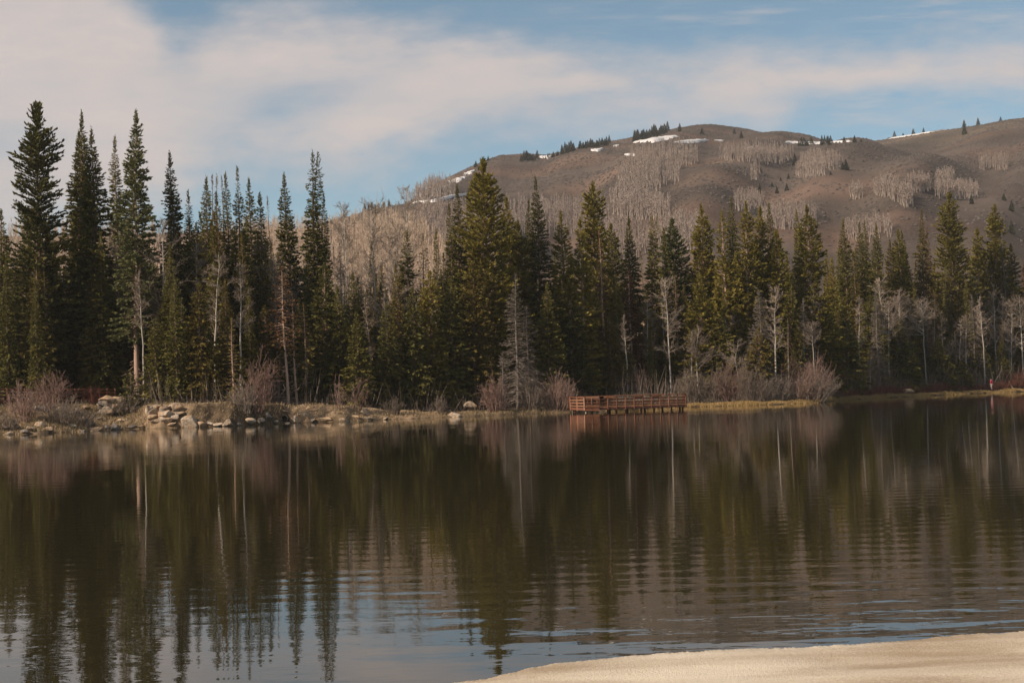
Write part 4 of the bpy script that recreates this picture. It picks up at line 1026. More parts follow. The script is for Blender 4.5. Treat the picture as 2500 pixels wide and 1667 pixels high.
# ------------------------------------------------------------------ person in red
def person():
    u = u_of(2421, 953); Y = float(Ds(u)) + 2.3; X = u * Y; z = gz(X, Y)
    e = link('person', None, loc=(X, Y, z), rz=R_(-62)); tag(e, 'person in a red hooded jacket and pale trousers walking along the far shore', 'person')
    def mat(name, c, r=.8):
        m, nt, nd, lk = new_mat(name); out = N(nt, 'ShaderNodeOutputMaterial'); p = N(nt, 'ShaderNodeBsdfPrincipled'); p.inputs['Roughness'].default_value = r
        nz = N(nt, 'ShaderNodeTexNoise', i_Scale=9.0); cr = ramp(nt, [(.3, tuple(q * .8 for q in c)), (.7, c)]); lk.new(nz.outputs[0], cr.inputs[0])
        lk.new(cr.outputs[0], p.inputs['Base Color']); lk.new(p.outputs[0], out.inputs[0]); return m
    def skin(name, pts, edges, material, root=0, lv=2):
        me = bpy.data.meshes.new(name); me.from_pydata([p[:3] for p in pts], edges, []); me.materials.append(material)
        o = link(name, me, e); md = o.modifiers.new('Skin', 'SKIN'); md.use_smooth_shade = True
        sv = me.skin_vertices[0].data
        for i, p in enumerate(pts): sv[i].radius = (p[3], p[3] if len(p) < 5 else p[4]); sv[i].use_root = (i == root)
        s = o.modifiers.new('Sub', 'SUBSURF'); s.levels = lv; s.render_levels = lv; return o
    # facing local -y; x is the person's own left/right
    J = []; E = []
    def v(x, y, zz, r, r2=None): J.append((x, y, zz, r) if r2 is None else (x, y, zz, r, r2)); return len(J) - 1
    def ch(a, *ps):
        for p in ps:
            b = v(*p); E.append((a, b)); a = b
        return a
    pel = v(0, 0, .93, .13, .11)
    neck = ch(pel, (0, -.01, 1.08, .125, .10), (0, -.02, 1.25, .145, .11), (0, -.02, 1.38, .13, .10), (0, -.02, 1.46, .055))
    ch(neck, (0, -.045, 1.54, .075, .085), (0, -.055, 1.62, .085, .098), (0, -.045, 1.69, .065, .075))
    for sx, ky, fy, arm in ((1, -.12, -.06, -.10), (-1, -.03, .22, .10)):
        hip = v(sx * .09, 0, .88, .095); E.append((pel, hip))
        ank = ch(hip, (sx * .10, ky, .49, .062), (sx * .10, (ky + fy) / 2 + .05, .30, .055), (sx * .10, fy, .09, .04))
        ch(ank, (sx * .105, fy - .08, .04, .04), (sx * .11, fy - .17, .03, .03))
        sh = v(sx * .185, -.02, 1.37, .06); E.append((3, sh))
        wr = ch(sh, (sx * .235, arm * .4 + .02, 1.12, .045), (sx * .225, arm - .06, .90, .032))
        palm = ch(wr, (sx * .222, arm - .085, .83, .036, .022))
        for k, (dy, l) in enumerate(((-.028, .065), (-.010, .078), (.009, .072), (.026, .055))):
            ch(palm, (sx * .222, arm - .09 + dy, .79, .010), (sx * .218, arm - .095 + dy, .79 - l * .6, .009), (sx * .205, arm - .098 + dy, .79 - l, .007))
        ch(palm, (sx * .215, arm - .125, .825, .011), (sx * .205, arm - .142, .79, .009))
    skin('body', J, E, mat('skin', (.55, .34, .25)))
    # face
    fm = MB(); fm.add(_iv * [.012, .022, .02] + [0, -.158, 1.605], None, _if); fm.build('nose', mat('skin_nose', (.55, .33, .24)), e, smooth=True)
    for s in (-1, 1):
        q = MB(); q.add(_iv * .012 + [s * .034, -.146, 1.632], None, _if); q.build('eye', mat('eye', (.05, .04, .03)), e, smooth=True)
        q = MB(); q.add(_iv * [.012, .022, .034] + [s * .088, -.045, 1.615], None, _if); q.build('ear', mat('ear', (.55, .33, .24)), e, smooth=True)
    mo = MB(); mo.add(_iv * [.024, .008, .007] + [0, -.150, 1.565], None, _if); mo.build('mouth', mat('lips', (.38, .15, .13)), e, smooth=True)
    red = mat('red_jacket_cloth', (.42, .022, .06)); dk = mat('dark_hair', (.045, .014, .012)); pale = mat('pale_trouser_cloth', (.72, .60, .52)); shoe = mat('shoe_leather', (.16, .12, .10))
    hb = MB(); vv = _iv * [.105, .112, .12] + [0, -.035, 1.645]; vv[:, 1] = np.where((vv[:, 2] < 1.66) & (vv[:, 1] < -.06), -.06, vv[:, 1]); hb.add(vv, None, _if); hb.build('hair', dk, e, smooth=True)
    jp = [(0, 0, .90, .16, .135), (0, -.01, 1.08, .155, .13), (0, -.02, 1.26, .175, .14), (0, -.02, 1.39, .15, .12), (0, .03, 1.48, .08, .075)]; je = [(0, 1), (1, 2), (2, 3), (3, 4)]
    for sx, arm in ((1, -.10), (-1, .10)):
        b = len(jp); jp += [(sx * .195, -.02, 1.365, .082), (sx * .24, arm * .4 + .02, 1.12, .066), (sx * .228, arm - .06, .90, .052)]; je += [(3, b), (b, b + 1), (b + 1, b + 2)]
    skin('jacket', jp, je, red)
    hd = MB(); w = _iv * [.12, .11, .10] + [0, .065, 1.50]; hd.add(w, None, _if); hd.build('hood', red, e, smooth=True)
    tp = [(0, 0, .93, .145, .125)]; te = []
    for sx, ky, fy in ((1, -.12, -.06), (-1, -.03, .22)):
        b = len(tp); tp += [(sx * .09, 0, .86, .11), (sx * .10, ky, .49, .08), (sx * .10, fy * .8 + .02, .13, .07)]; te += [(0, b), (b, b + 1), (b + 1, b + 2)]
        m = MB(); m.add(_iv * [.05, .14, .05] + [sx * .105, fy - .06, .045], None, _if); m.build('shoe', shoe, e, smooth=True)
    skin('trousers', tp, te, pale)
person()

# ------------------------------------------------------------------ ground cover that nobody could count
def blades(name, label, cat, mat, n, pxr, dr, hr, wd, seed, lean=.35, lump=None, kind='stuff'):
    rg = np.random.default_rng(seed); px = rg.uniform(*pxr, n); u = np.array([u_of(p) for p in np.linspace(pxr[0], pxr[1], 300)]); u = np.interp(px, np.linspace(pxr[0], pxr[1], 300), u)
    d = rg.uniform(dr[0], dr[1], n) if lump is None else dr[0] + (dr[1] - dr[0]) * rg.random(n) ** lump
    Y = Ds(u) + d; X = u * Y; Z = ground(X, Y)
    k = Z > -.12; X, Y, Z = X[k], Y[k], Z[k]; n = len(X)
    cl = .6 + .4 * np.sin(X * .8 + np.sin(Y * 1.3)) * np.sin(X * .27 + 1) ; h = rg.uniform(*hr, n) * np.clip(cl + .3, .35, 1.2)
    D = unit(np.stack([rg.normal(0, lean, n), rg.normal(0, lean, n), np.ones(n)], -1)); W = unit(np.cross(D, rg.normal(0, 1, (n, 3)))) * wd
    mb = MB(); P = np.stack([X, Y, Z - .03], -1); mb.leaf(P, D, h, W, rg.random(n)); o = mb.build(name, mat); tag(o, label, cat, kind=kind)
blades('dry_reeds', 'golden dry reeds in a thin strip along the water', 'reeds', M['reed'], 24000, (1480, 2560), (-.3, 1.5), (.2, .42), .02, 1)
blades('bank_grass', 'dry tan and green grass on the bank under the boardwalk', 'grass', M['drygrass'], 14000, (-60, 345), (-.2, 11), (.18, .45), .028, 2, .5)
blades('bank_grass', 'tan grass tufts along the embankment and sandy point', 'grass', M['drygrass'], 6500, (340, 1480), (-.1, 3.6), (.12, .42), .026, 3, .5)
blades('red_brush', 'low red-brown brush behind the golden reeds', 'brush', M['redwillow'], 42000, (2030, 2560), (3.0, 9), (.5, 1.35), .013, 4, .35)
blades('brown_brush', 'low brown brush at the forest edge past the dock', 'brush', M['greywillow'], 16000, (1480, 2060), (2, 8), (.4, 1.5), .012, 6, .4)
blades('brown_brush', 'low grey-brown brush under the firs behind the shore path', 'brush', M['greywillow'], 14000, (330, 1480), (5, 22), (.2, .9), .012, 7, .6)

blades('bare_saplings', 'tangle of leafless grey-brown saplings at the forest edge past the dock', 'saplings', M['greywillow'], 7000, (1480, 2560), (3.5, 16), (1.2, 4.5), .020, 9, .22)
blades('bare_saplings', 'scattered leafless saplings in the shade of the firs behind the shore path', 'saplings', M['greywillow'], 2600, (330, 1480), (5, 16), (1.0, 4.0), .020, 10, .25)

# sagebrush tufts on the hill
def sage():
    rg = np.random.default_rng(21); n = 90000
    u = rg.uniform(-.2, .42, n); Y = R0 + 30 + (1400 - R0) * np.sqrt(rg.random(n)); k = (Y < Rr(u) + 15); u, Y = u[k], Y[k]; X = u * Y
    dens = np.sin(X * .05 + 1.5 * np.sin(Y * .021)) * np.sin(Y * .06 + np.sin(X * .03)) + rg.normal(0, .5, len(X)); k = dens > -.15; X, Y = X[k], Y[k]; n = len(X)
    Z = ground(X, Y); r = rg.uniform(.42, 1.05, n); h = r * rg.uniform(.5, .9, n); P = np.stack([X, Y, Z - .1], -1); a0 = rg.random(n) * 6.28
    tint = rg.random(n); top = P + np.stack([rg.normal(0, .2, n), rg.normal(0, .2, n), h], -1)
    for k in range(5):
        a, b = a0 + k * 2 * math.pi / 5, a0 + (k + 1) * 2 * math.pi / 5
        if k == 0: mb = MB()
        mb.tris(P + np.stack([np.cos(a) * r, np.sin(a) * r, 0 * r], -1), P + np.stack([np.cos(b) * r, np.sin(b) * r, 0 * r], -1), top, tint)
    o = mb.build('sagebrush', M['sage']); tag(o, 'grey-brown sagebrush covering the open hillside', 'brush', kind='stuff')
sage()

# ------------------------------------------------------------------ aspen woods on the hill: each grove one mass
def grove_mesh(spots, rg, hr, mat, name, label, tw=.09):
    n = len(spots); H = rg.uniform(*hr, n) * (spots[:, 1] / FPX if hr[0] > 20 else 1); mb = MB(); P = spots
    top = P + np.stack([rg.normal(0, .3, n), rg.normal(0, .3, n), H], -1)
    mb.sticks(P - [0, 0, .3], top, np.full(n, .17), np.full(n, .05), tint=.95)
    m = 40; i = np.repeat(np.arange(n), m); t = rg.uniform(.38, 1.0, len(i)); az = rg.random(len(i)) * 6.28
    A = P[i] + (top - P)[i] * t[:, None]; l = (H[i] * .2 * (1.1 - t) + .5) * rg.uniform(.5, 1.2, len(i))
    D = np.stack([np.cos(az) * .7, np.sin(az) * .7, rg.uniform(.5, 1.1, len(i))], -1); D = unit(D)
    W = unit(np.cross(D, rg.normal(0, 1, (len(i), 3)))) * tw * .66
    mb.leaf(A, D, l, W, np.clip(rg.random(len(i)), 0, 1))
    o = mb.build(name, mat); tag(o, label, 'aspen grove', kind='stuff'); return o
def grove(polys, n, hr, mat, label, seed, name='aspen_grove', tw=.09, jit=1.0, ymin=262):
    """bare trees with their feet inside the ellipses (px, py, rx, ry) as seen on the hillside"""
    rg = np.random.default_rng(seed); ar = np.array([p[2] * p[3] for p in polys], float); pk = rg.choice(len(polys), n, p=ar / ar.sum())
    a = rg.random(n) * 6.28; r = np.sqrt(rg.random(n)); sp = []
    for k in range(n):
        p = polys[pk[k]]; h = hit(p[0] + p[2] * r[k] * math.cos(a[k]), p[1] + p[3] * r[k] * math.sin(a[k]), ymin)
        if h is not None: sp.append(h)
    sp = np.array(sp); sp[:, 2] = ground(sp[:, 0], sp[:, 1]); grove_mesh(sp, rg, hr, mat, name, label, tw)
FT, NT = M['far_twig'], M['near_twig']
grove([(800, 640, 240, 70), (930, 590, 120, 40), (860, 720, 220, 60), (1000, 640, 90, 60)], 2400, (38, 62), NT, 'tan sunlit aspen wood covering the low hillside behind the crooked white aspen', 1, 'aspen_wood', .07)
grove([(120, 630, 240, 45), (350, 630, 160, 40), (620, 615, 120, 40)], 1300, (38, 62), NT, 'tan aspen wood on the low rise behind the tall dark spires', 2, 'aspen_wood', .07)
grove([(1060, 470, 60, 16), (1010, 488, 40, 12)], 260, (24, 38), FT, 'brown aspen wood on the shoulder of the ridge by the long snow streaks', 3)
grove([(1130, 570, 130, 50), (1280, 550, 140, 38), (1400, 530, 90, 24), (1080, 550, 70, 36)], 1250, (30, 46), FT, 'grey aspen wood spreading below the ridge behind the big broad spruce', 4, 'aspen_wood')
grove([(1560, 450, 55, 40), (1590, 410, 55, 24), (1650, 392, 55, 20), (1545, 490, 60, 20), (1630, 435, 30, 20)], 620, (30, 46), FT, 'tall grey aspen grove running up the hill from the bushy sunlit spruce', 5)
grove([(1570, 520, 72, 20)], 260, (30, 46), FT, 'dome-shaped aspen grove low on the hill above the dark bell-shaped fir', 6)
grove([(1660, 580, 70, 40), (1500, 600, 90, 40)], 420, (30, 46), FT, 'pinkish aspen grove low on the hill behind the grey-green open spruce', 7)
grove([(1850, 388, 95, 12), (1880, 393, 50, 10)], 300, (26, 40), FT, 'long aspen grove under the white patch near the ridge', 8)
grove([(2005, 405, 55, 12), (1980, 427, 40, 8)], 200, (26, 40), FT, 'aspen grove beside the dark double fir on the upper hill', 9)
grove([(2092, 478, 17, 10)], 50, (24, 36), FT, 'small round aspen clump alone in the middle of the hill', 10)
grove([(2165, 470, 34, 12), (2200, 485, 26, 10), (2245, 462, 32, 10), (2215, 500, 18, 8)], 330, (26, 40), FT, 'lumpy pinkish aspen grove on the open hill, larger of the neighbouring two', 11)
grove([(2338, 478, 55, 10), (2310, 450, 24, 8)], 230, (26, 40), FT, 'pinkish aspen grove with a white speck behind the massive double-humped spruce', 12)
grove([(2405, 410, 14, 8), (2445, 410, 22, 8)], 90, (24, 36), FT, 'two small aspen clumps high on the warm slope', 13)
grove([(1930, 540, 70, 22), (1830, 505, 40, 16)], 300, (26, 40), FT, 'dome of grey aspens behind the open-crowned spruce', 14)
grove([(2120, 570, 60, 24)], 150, (24, 38), FT, 'faint aspen dome behind the row of pointed firs', 15)
grove([(1845, 423, 12, 4), (1840, 440, 10, 3)], 24, (21, 28), FT, 'faint tiny aspen clump below the long grove', 16)
rgw = np.random.default_rng(77)
def near_wood():
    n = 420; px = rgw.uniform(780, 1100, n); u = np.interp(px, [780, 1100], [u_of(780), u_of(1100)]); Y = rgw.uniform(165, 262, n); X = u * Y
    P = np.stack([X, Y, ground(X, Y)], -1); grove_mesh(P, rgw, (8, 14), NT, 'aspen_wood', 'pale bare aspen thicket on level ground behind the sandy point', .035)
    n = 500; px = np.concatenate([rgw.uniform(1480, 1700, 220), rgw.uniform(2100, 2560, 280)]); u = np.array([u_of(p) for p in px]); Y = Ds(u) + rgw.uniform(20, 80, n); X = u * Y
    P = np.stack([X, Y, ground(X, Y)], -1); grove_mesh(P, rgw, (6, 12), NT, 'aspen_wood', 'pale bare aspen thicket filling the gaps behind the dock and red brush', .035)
near_wood()

# ------------------------------------------------------------------ snow patches
def snow_patch(pts, label, th=5, ymin=262, lift=.9):
    """a strip of snow lying on the slope: pts = (px, py, half width px) along its length"""
    pts = np.array(pts, float); k = 18; t = np.linspace(0, 1, k); s = np.linspace(0, 1, len(pts)); c = np.stack([np.interp(t, s, pts[:, i]) for i in range(3)], -1)
    rg = np.random.default_rng(int(pts[0, 0] * 3 + pts[0, 1])); V = []; ncr = 5; c[:, 2] *= 1.0
    for i in range(k):
        w = c[i, 2] * (math.sin(math.pi * min(max(t[i], .03), .97)) ** .5) * rg.uniform(.7, 1.15)
        for j in range(ncr):
            f = (j / (ncr - 1) - .5) * 2; h = hit(c[i, 0] + rg.normal(0, 1.2), c[i, 1] + f * w + rg.normal(0, .3), ymin)
            if h is None:
                u_, v_ = uv(c[i, 0], c[i, 1]); Yr = float(Rr(u_)) ; h = np.array([u_ * Yr, Yr, gz(u_ * Yr, Yr)])
            edge = (j in (0, ncr - 1)) or i in (0, k - 1)
            V.append([h[0], h[1], gz(h[0], h[1]) + (-.15 if edge else lift)])
    i = np.arange(k * ncr).reshape(k, ncr); Q = np.stack([i[:-1, :-1], i[1:, :-1], i[1:, 1:], i[:-1, 1:]], -1).reshape(-1, 4)
    mb = MB(); mb.add(V, Q); o = mb.build('snow_patch', M['snow'], smooth=True); tag(o, label, 'snow')
SNOW = [
 ([(1545, 349, 2), (1600, 342, 7), (1655, 333, 4)], 'widest wedge of snow just under the highest ridge trees'),
 ([(1646, 349, 3), (1690, 346, 5), (1730, 343, 3)], 'flat snow strip beside the widest wedge under the summit'),
 ([(1745, 345, 1), (1766, 345, 1)], 'thin short snow line past the flat strip under the summit'),
 ([(1442, 368, 2), (1460, 368, 3), (1474, 364, 1.5)], 'small snow patch below the dense ridge trees'),
 ([(1498, 358, 1), (1512, 356, 1.5)], 'tiny snow speck on the ridge line'),
 ([(1525, 379, 2), (1545, 380, 2.5), (1558, 381, 1)], 'small low snow patch above the tall grey aspen grove'),
 ([(1315, 384, 3), (1335, 385, 4), (1347, 382, 2)], 'snow in the saddle beside the ridge firs'),
 ([(1132, 428, 2), (1148, 422, 4), (1160, 418, 2)], 'uppermost snow streak on the steep shoulder'),
 ([(1095, 446, 3), (1118, 440, 6), (1138, 433, 2)], 'middle and thickest snow streak on the steep shoulder'),
 ([(1058, 465, 3), (1080, 461, 5), (1106, 452, 2)], 'lower broken snow streak on the steep shoulder'),
 ([(1010, 480, 2), (1022, 479, 4), (1032, 477, 2)], 'small snow patch at the foot of the steep shoulder'),
 ([(1004, 497, 1), (1060, 493, 2), (1100, 482, 2.5), (1150, 474, 1)], 'long thin curved snow line along the aspen edge'),
 ([(1914, 349, 2), (1950, 350, 3), (2010, 350, 2.5), (2085, 346, 2)], 'long snow line along the saddle of the ridge'),
 ([(2160, 341, 1), (2230, 329, 2.5), (2275, 321, 2.5), (2312, 313, 1)], 'long snow line climbing along the ridge of the warm slope'),
 ([(1818, 367, 3), (1832, 364, 4), (1842, 361, 2)], 'small snow patch at the top of the long aspen grove'),
 ([(2334, 456, 1.5), (2342, 454, 2)], 'white snow speck in the pinkish grove'),
]
for pts, lab in SNOW: snow_patch(pts, lab)
def ground_snow(px, py, wp, hp, label, Y=None):
    r = ray(px, py); Ys = np.linspace(float(Ds(u_of(px))) + 1, 320, 3000); X = r[0] / r[1] * Ys; Z = CAM_H + r[2] / r[1] * Ys
    k = np.nonzero(ground(X, Ys) >= Z)[0]
    if len(k) == 0: return
    Y0 = Ys[k[0]]; X0 = X[k[0]]; ppm = FPX / Y0; rx = wp / 2 / ppm; ry = max(hp / ppm * 6, 1.2)
    rg = np.random.default_rng(int(px)); n = 18; a = np.arange(n) * 2 * math.pi / n; V = []; T = []; 
    for rr, lf in ((0, .22), (.5, .20), (.85, .12), (1.0, -.05)):
        for t in a:
            q = rr * (1 + .18 * math.sin(3 * t + px) + .1 * math.sin(5 * t)); x = X0 + rx * q * math.cos(t); y = Y0 + ry * q * math.sin(t); V.append((x, y, gz(x, y) + lf))
    Q = [(i * n + j, i * n + (j + 1) % n, (i + 1) * n + (j + 1) % n, (i + 1) * n + j) for i in range(3) for j in range(n)]
    mb = MB(); mb.add(V, Q); o = mb.build('snow_patch', M['snow'], smooth=True); tag(o, label, 'snow')
for a in [(650, 880, 40, 8, 'bright snow patch glimpsed behind the orange-tinged fir'), (1000, 985, 60, 10, 'sunlit snow bank showing between the bare bases of the firs at the sandy point'),
          (1160, 922, 60, 14, 'snow patch glimpsed in the dark above the inlet boulder'), (1030, 915, 60, 8, 'snow patch glimpsed behind the tiered fir'),
          (425, 976, 30, 7, 'dull snow heap at the edge of the embankment path'), (460, 979, 24, 5, 'low snow heap farther along the embankment path'),
          (1600, 920, 24, 6, 'snow patch glimpsed behind the dock by the forked white trunk'), (2260, 900, 40, 6, 'snow patch glimpsed behind the low wide fir'),
          (180, 760, 40, 12, 'snow glimpsed between the trunks behind the ragged spruce'), (900, 905, 30, 8, 'snow glimpsed behind the olive fir with drooping boughs')]: ground_snow(*a)

# ------------------------------------------------------------------ small firs on the hill and ridge
def far_protos():
    out = []
    for i in range(4):
        rng = np.random.default_rng(300 + i); H = 10; mb = MB(); n = 700; t = rng.random(n); az = rng.random(n) * 6.28; rad = (2.4 + .6 * (i % 2)) * (1 - t) ** .8 * rng.uniform(.1, .75, n)
        P = np.stack([np.cos(az) * rad, np.sin(az) * rad, .6 + (H - .9) * t], -1); D = unit(np.stack([np.cos(az), np.sin(az), rng.normal(-.1, .3, n)], -1))
        mb.leaf(P, D, np.full(n, .9) * (1.15 - t), unit(np.cross(D, rng.normal(0, 1, (n, 3)))) * .28, rng.random(n))
        w = MB(); w.tube([(0, 0, -.5), (0, 0, H * .95)], [.2, .03], 5, tint=.4); out.append((mb.mesh('crown', M['farfir']), w.mesh('trunk', M['bark']), H))
    return out
FP = far_protos()
def far_fir(px, py, hp, label, group=None, wide=1.0):
    """foot seen at (px, py), hp pixels tall"""
    h = hit(px, py)
    if h is None:
        u = uv(px, py)[0]; Y = float(Rr(u)) + 2; h = np.array([u * Y, Y, gz(u * Y, Y)])
    cm, wm, H = FP[int(abs(px * 7 + py)) % 4]; s = 1.12 * hp / (FPX / h[1]) / H
    e = link('fir_tree', None, loc=(h[0], h[1], gz(h[0], h[1]) - .2), rz=px % 6.28, scale=(s * wide, s * wide, s)); tag(e, label, 'fir', group)
    link('trunk', wm, e); link('crown', cm, e)
rf = np.random.default_rng(4)
def clump(x0, x1, y0, y1, n, h0, h1, label, group):
    for i in range(n):
        t = (i + rf.random()) / n; far_fir(x0 + (x1 - x0) * t, y0 + (y1 - y0) * t + rf.uniform(-2, 3), rf.uniform(h0, h1), label, group, rf.uniform(.9, 1.4))
clump(1546, 1632, 347, 322, 24, 16, 28, 'tiny fir in the dense clump topping the ridge above the widest snow wedge', 'firs above the widest snow wedge')
clump(1414, 1488, 364, 352, 22, 12, 20, 'tiny fir in the long dark row on the ridge beside the small snow patch', 'firs in the long ridge row')
clump(1368, 1404, 378, 366, 8, 18, 26, 'small fir in the cluster at the start of the long ridge row', 'firs at the start of the ridge row')
clump(1272, 1312, 393, 388, 9, 14, 24, 'small fir in the group beside the saddle snow', 'firs beside the saddle snow')
clump(1330, 1366, 387, 378, 7, 8, 14, 'tiny fir in the thin line past the saddle snow', 'firs past the saddle snow')
clump(880, 950, 497, 488, 9, 14, 26, 'small dark fir in the row on the low skyline beside the tallest pale aspen', 'firs on the low skyline')
clump(1040, 1100, 480, 470, 8, 12, 20, 'tiny dark trunk-like fir in the aspens under the snow streaks', 'firs under the snow streaks')
clump(1950, 1975, 356, 354, 5, 14, 24, 'small fir in the first group standing in the saddle snow line', 'firs first in the saddle snow')
clump(2005, 2032, 354, 352, 7, 14, 24, 'small fir in the bushier group standing in the saddle snow line', 'firs bushier in the saddle snow')
FARF = [(1162, 409, 16, 'lone small fir on the steep shoulder above the uppermost snow streak'), (1170, 417, 12, 'low fir just below the lone one on the steep shoulder'), (1192, 393, 12, 'small round fir where the shoulder meets the ridge'),
 (1158, 450, 22, 'dark fir on the slope beside the big broad spruce tip'), (1660, 322, 20, 'bushy dark fir standing alone near the summit'), (1714, 329, 16, 'small fir past the summit on the crest'), (1793, 328, 14, 'small fir on the falling crest, upper of two'),
 (1810, 338, 18, 'small fir on the falling crest, lower of two'), (1830, 360, 18, 'fir just above the small snow patch over the long grove'), (1790, 388, 18, 'dark fir at the end of the long grove'),
 (1941, 405, 28, 'tall narrow dark fir inside the long grove'), (2066, 416, 26, 'dark double fir at the end of the upper grove'), (2058, 415, 18, 'lower half of the dark double fir'), (1858, 421, 12, 'small dark fir beside the faint tiny clump'),
 (1855, 473, 24, 'largest of the scattered dark firs in the middle of the hill'), (1897, 473, 18, 'slim dark fir among the scattered ones, farther down'), (1921, 466, 18, 'dark fir at the lower end of the scattered ones'), (1885, 456, 12, 'small bush-like fir in the middle of the scattered ones'),
 (1925, 437, 14, 'small fir at the top of the scattered ones'), (1906, 442, 10, 'tiny fir beside the top one of the scattered ones'), (2028, 428, 10, 'tiny fir below the upper grove'), (2087, 349, 18, 'round bushy fir at the end of the saddle snow'),
 (2102, 347, 8, 'tiny fir past the round bushy one on the saddle'), (2061, 348, 14, 'thin fir in the saddle snow before the round bushy one'), (1981, 352, 18, 'thin fir between the two groups in the saddle snow'),
 (2184, 337, 16, 'small fir at the lower end of the climbing snow line'), (2205, 334, 12, 'tiny fir on the climbing snow line'), (2230, 329, 18, 'fir in the middle of the climbing snow line'), (2255, 325, 16, 'bushy fir on the climbing snow line'),
 (2354, 306, 20, 'bushy fir first on the warm crest above the climbing snow'), (2388, 304, 20, 'bushy dark fir second on the warm crest'), (2443, 296, 14, 'small fir last on the warm crest'), (2355, 329, 24, 'dark square-topped fir just below the warm crest'),
 (2372, 498, 22, 'dark fir below the pinkish grove'), (2451, 490, 18, 'dark fir on the slope near the edge of the view'), (2470, 516, 26, 'slim dark fir lower on the slope near the edge of the view'), (2470, 572, 32, 'dark pointed fir lowest on the slope near the edge of the view'),
 (2146, 517, 8, 'low dark bush alone below the lumpy grove')]
for (x, y, h, lab) in FARF: far_fir(x, y, h, lab, wide=1.25)

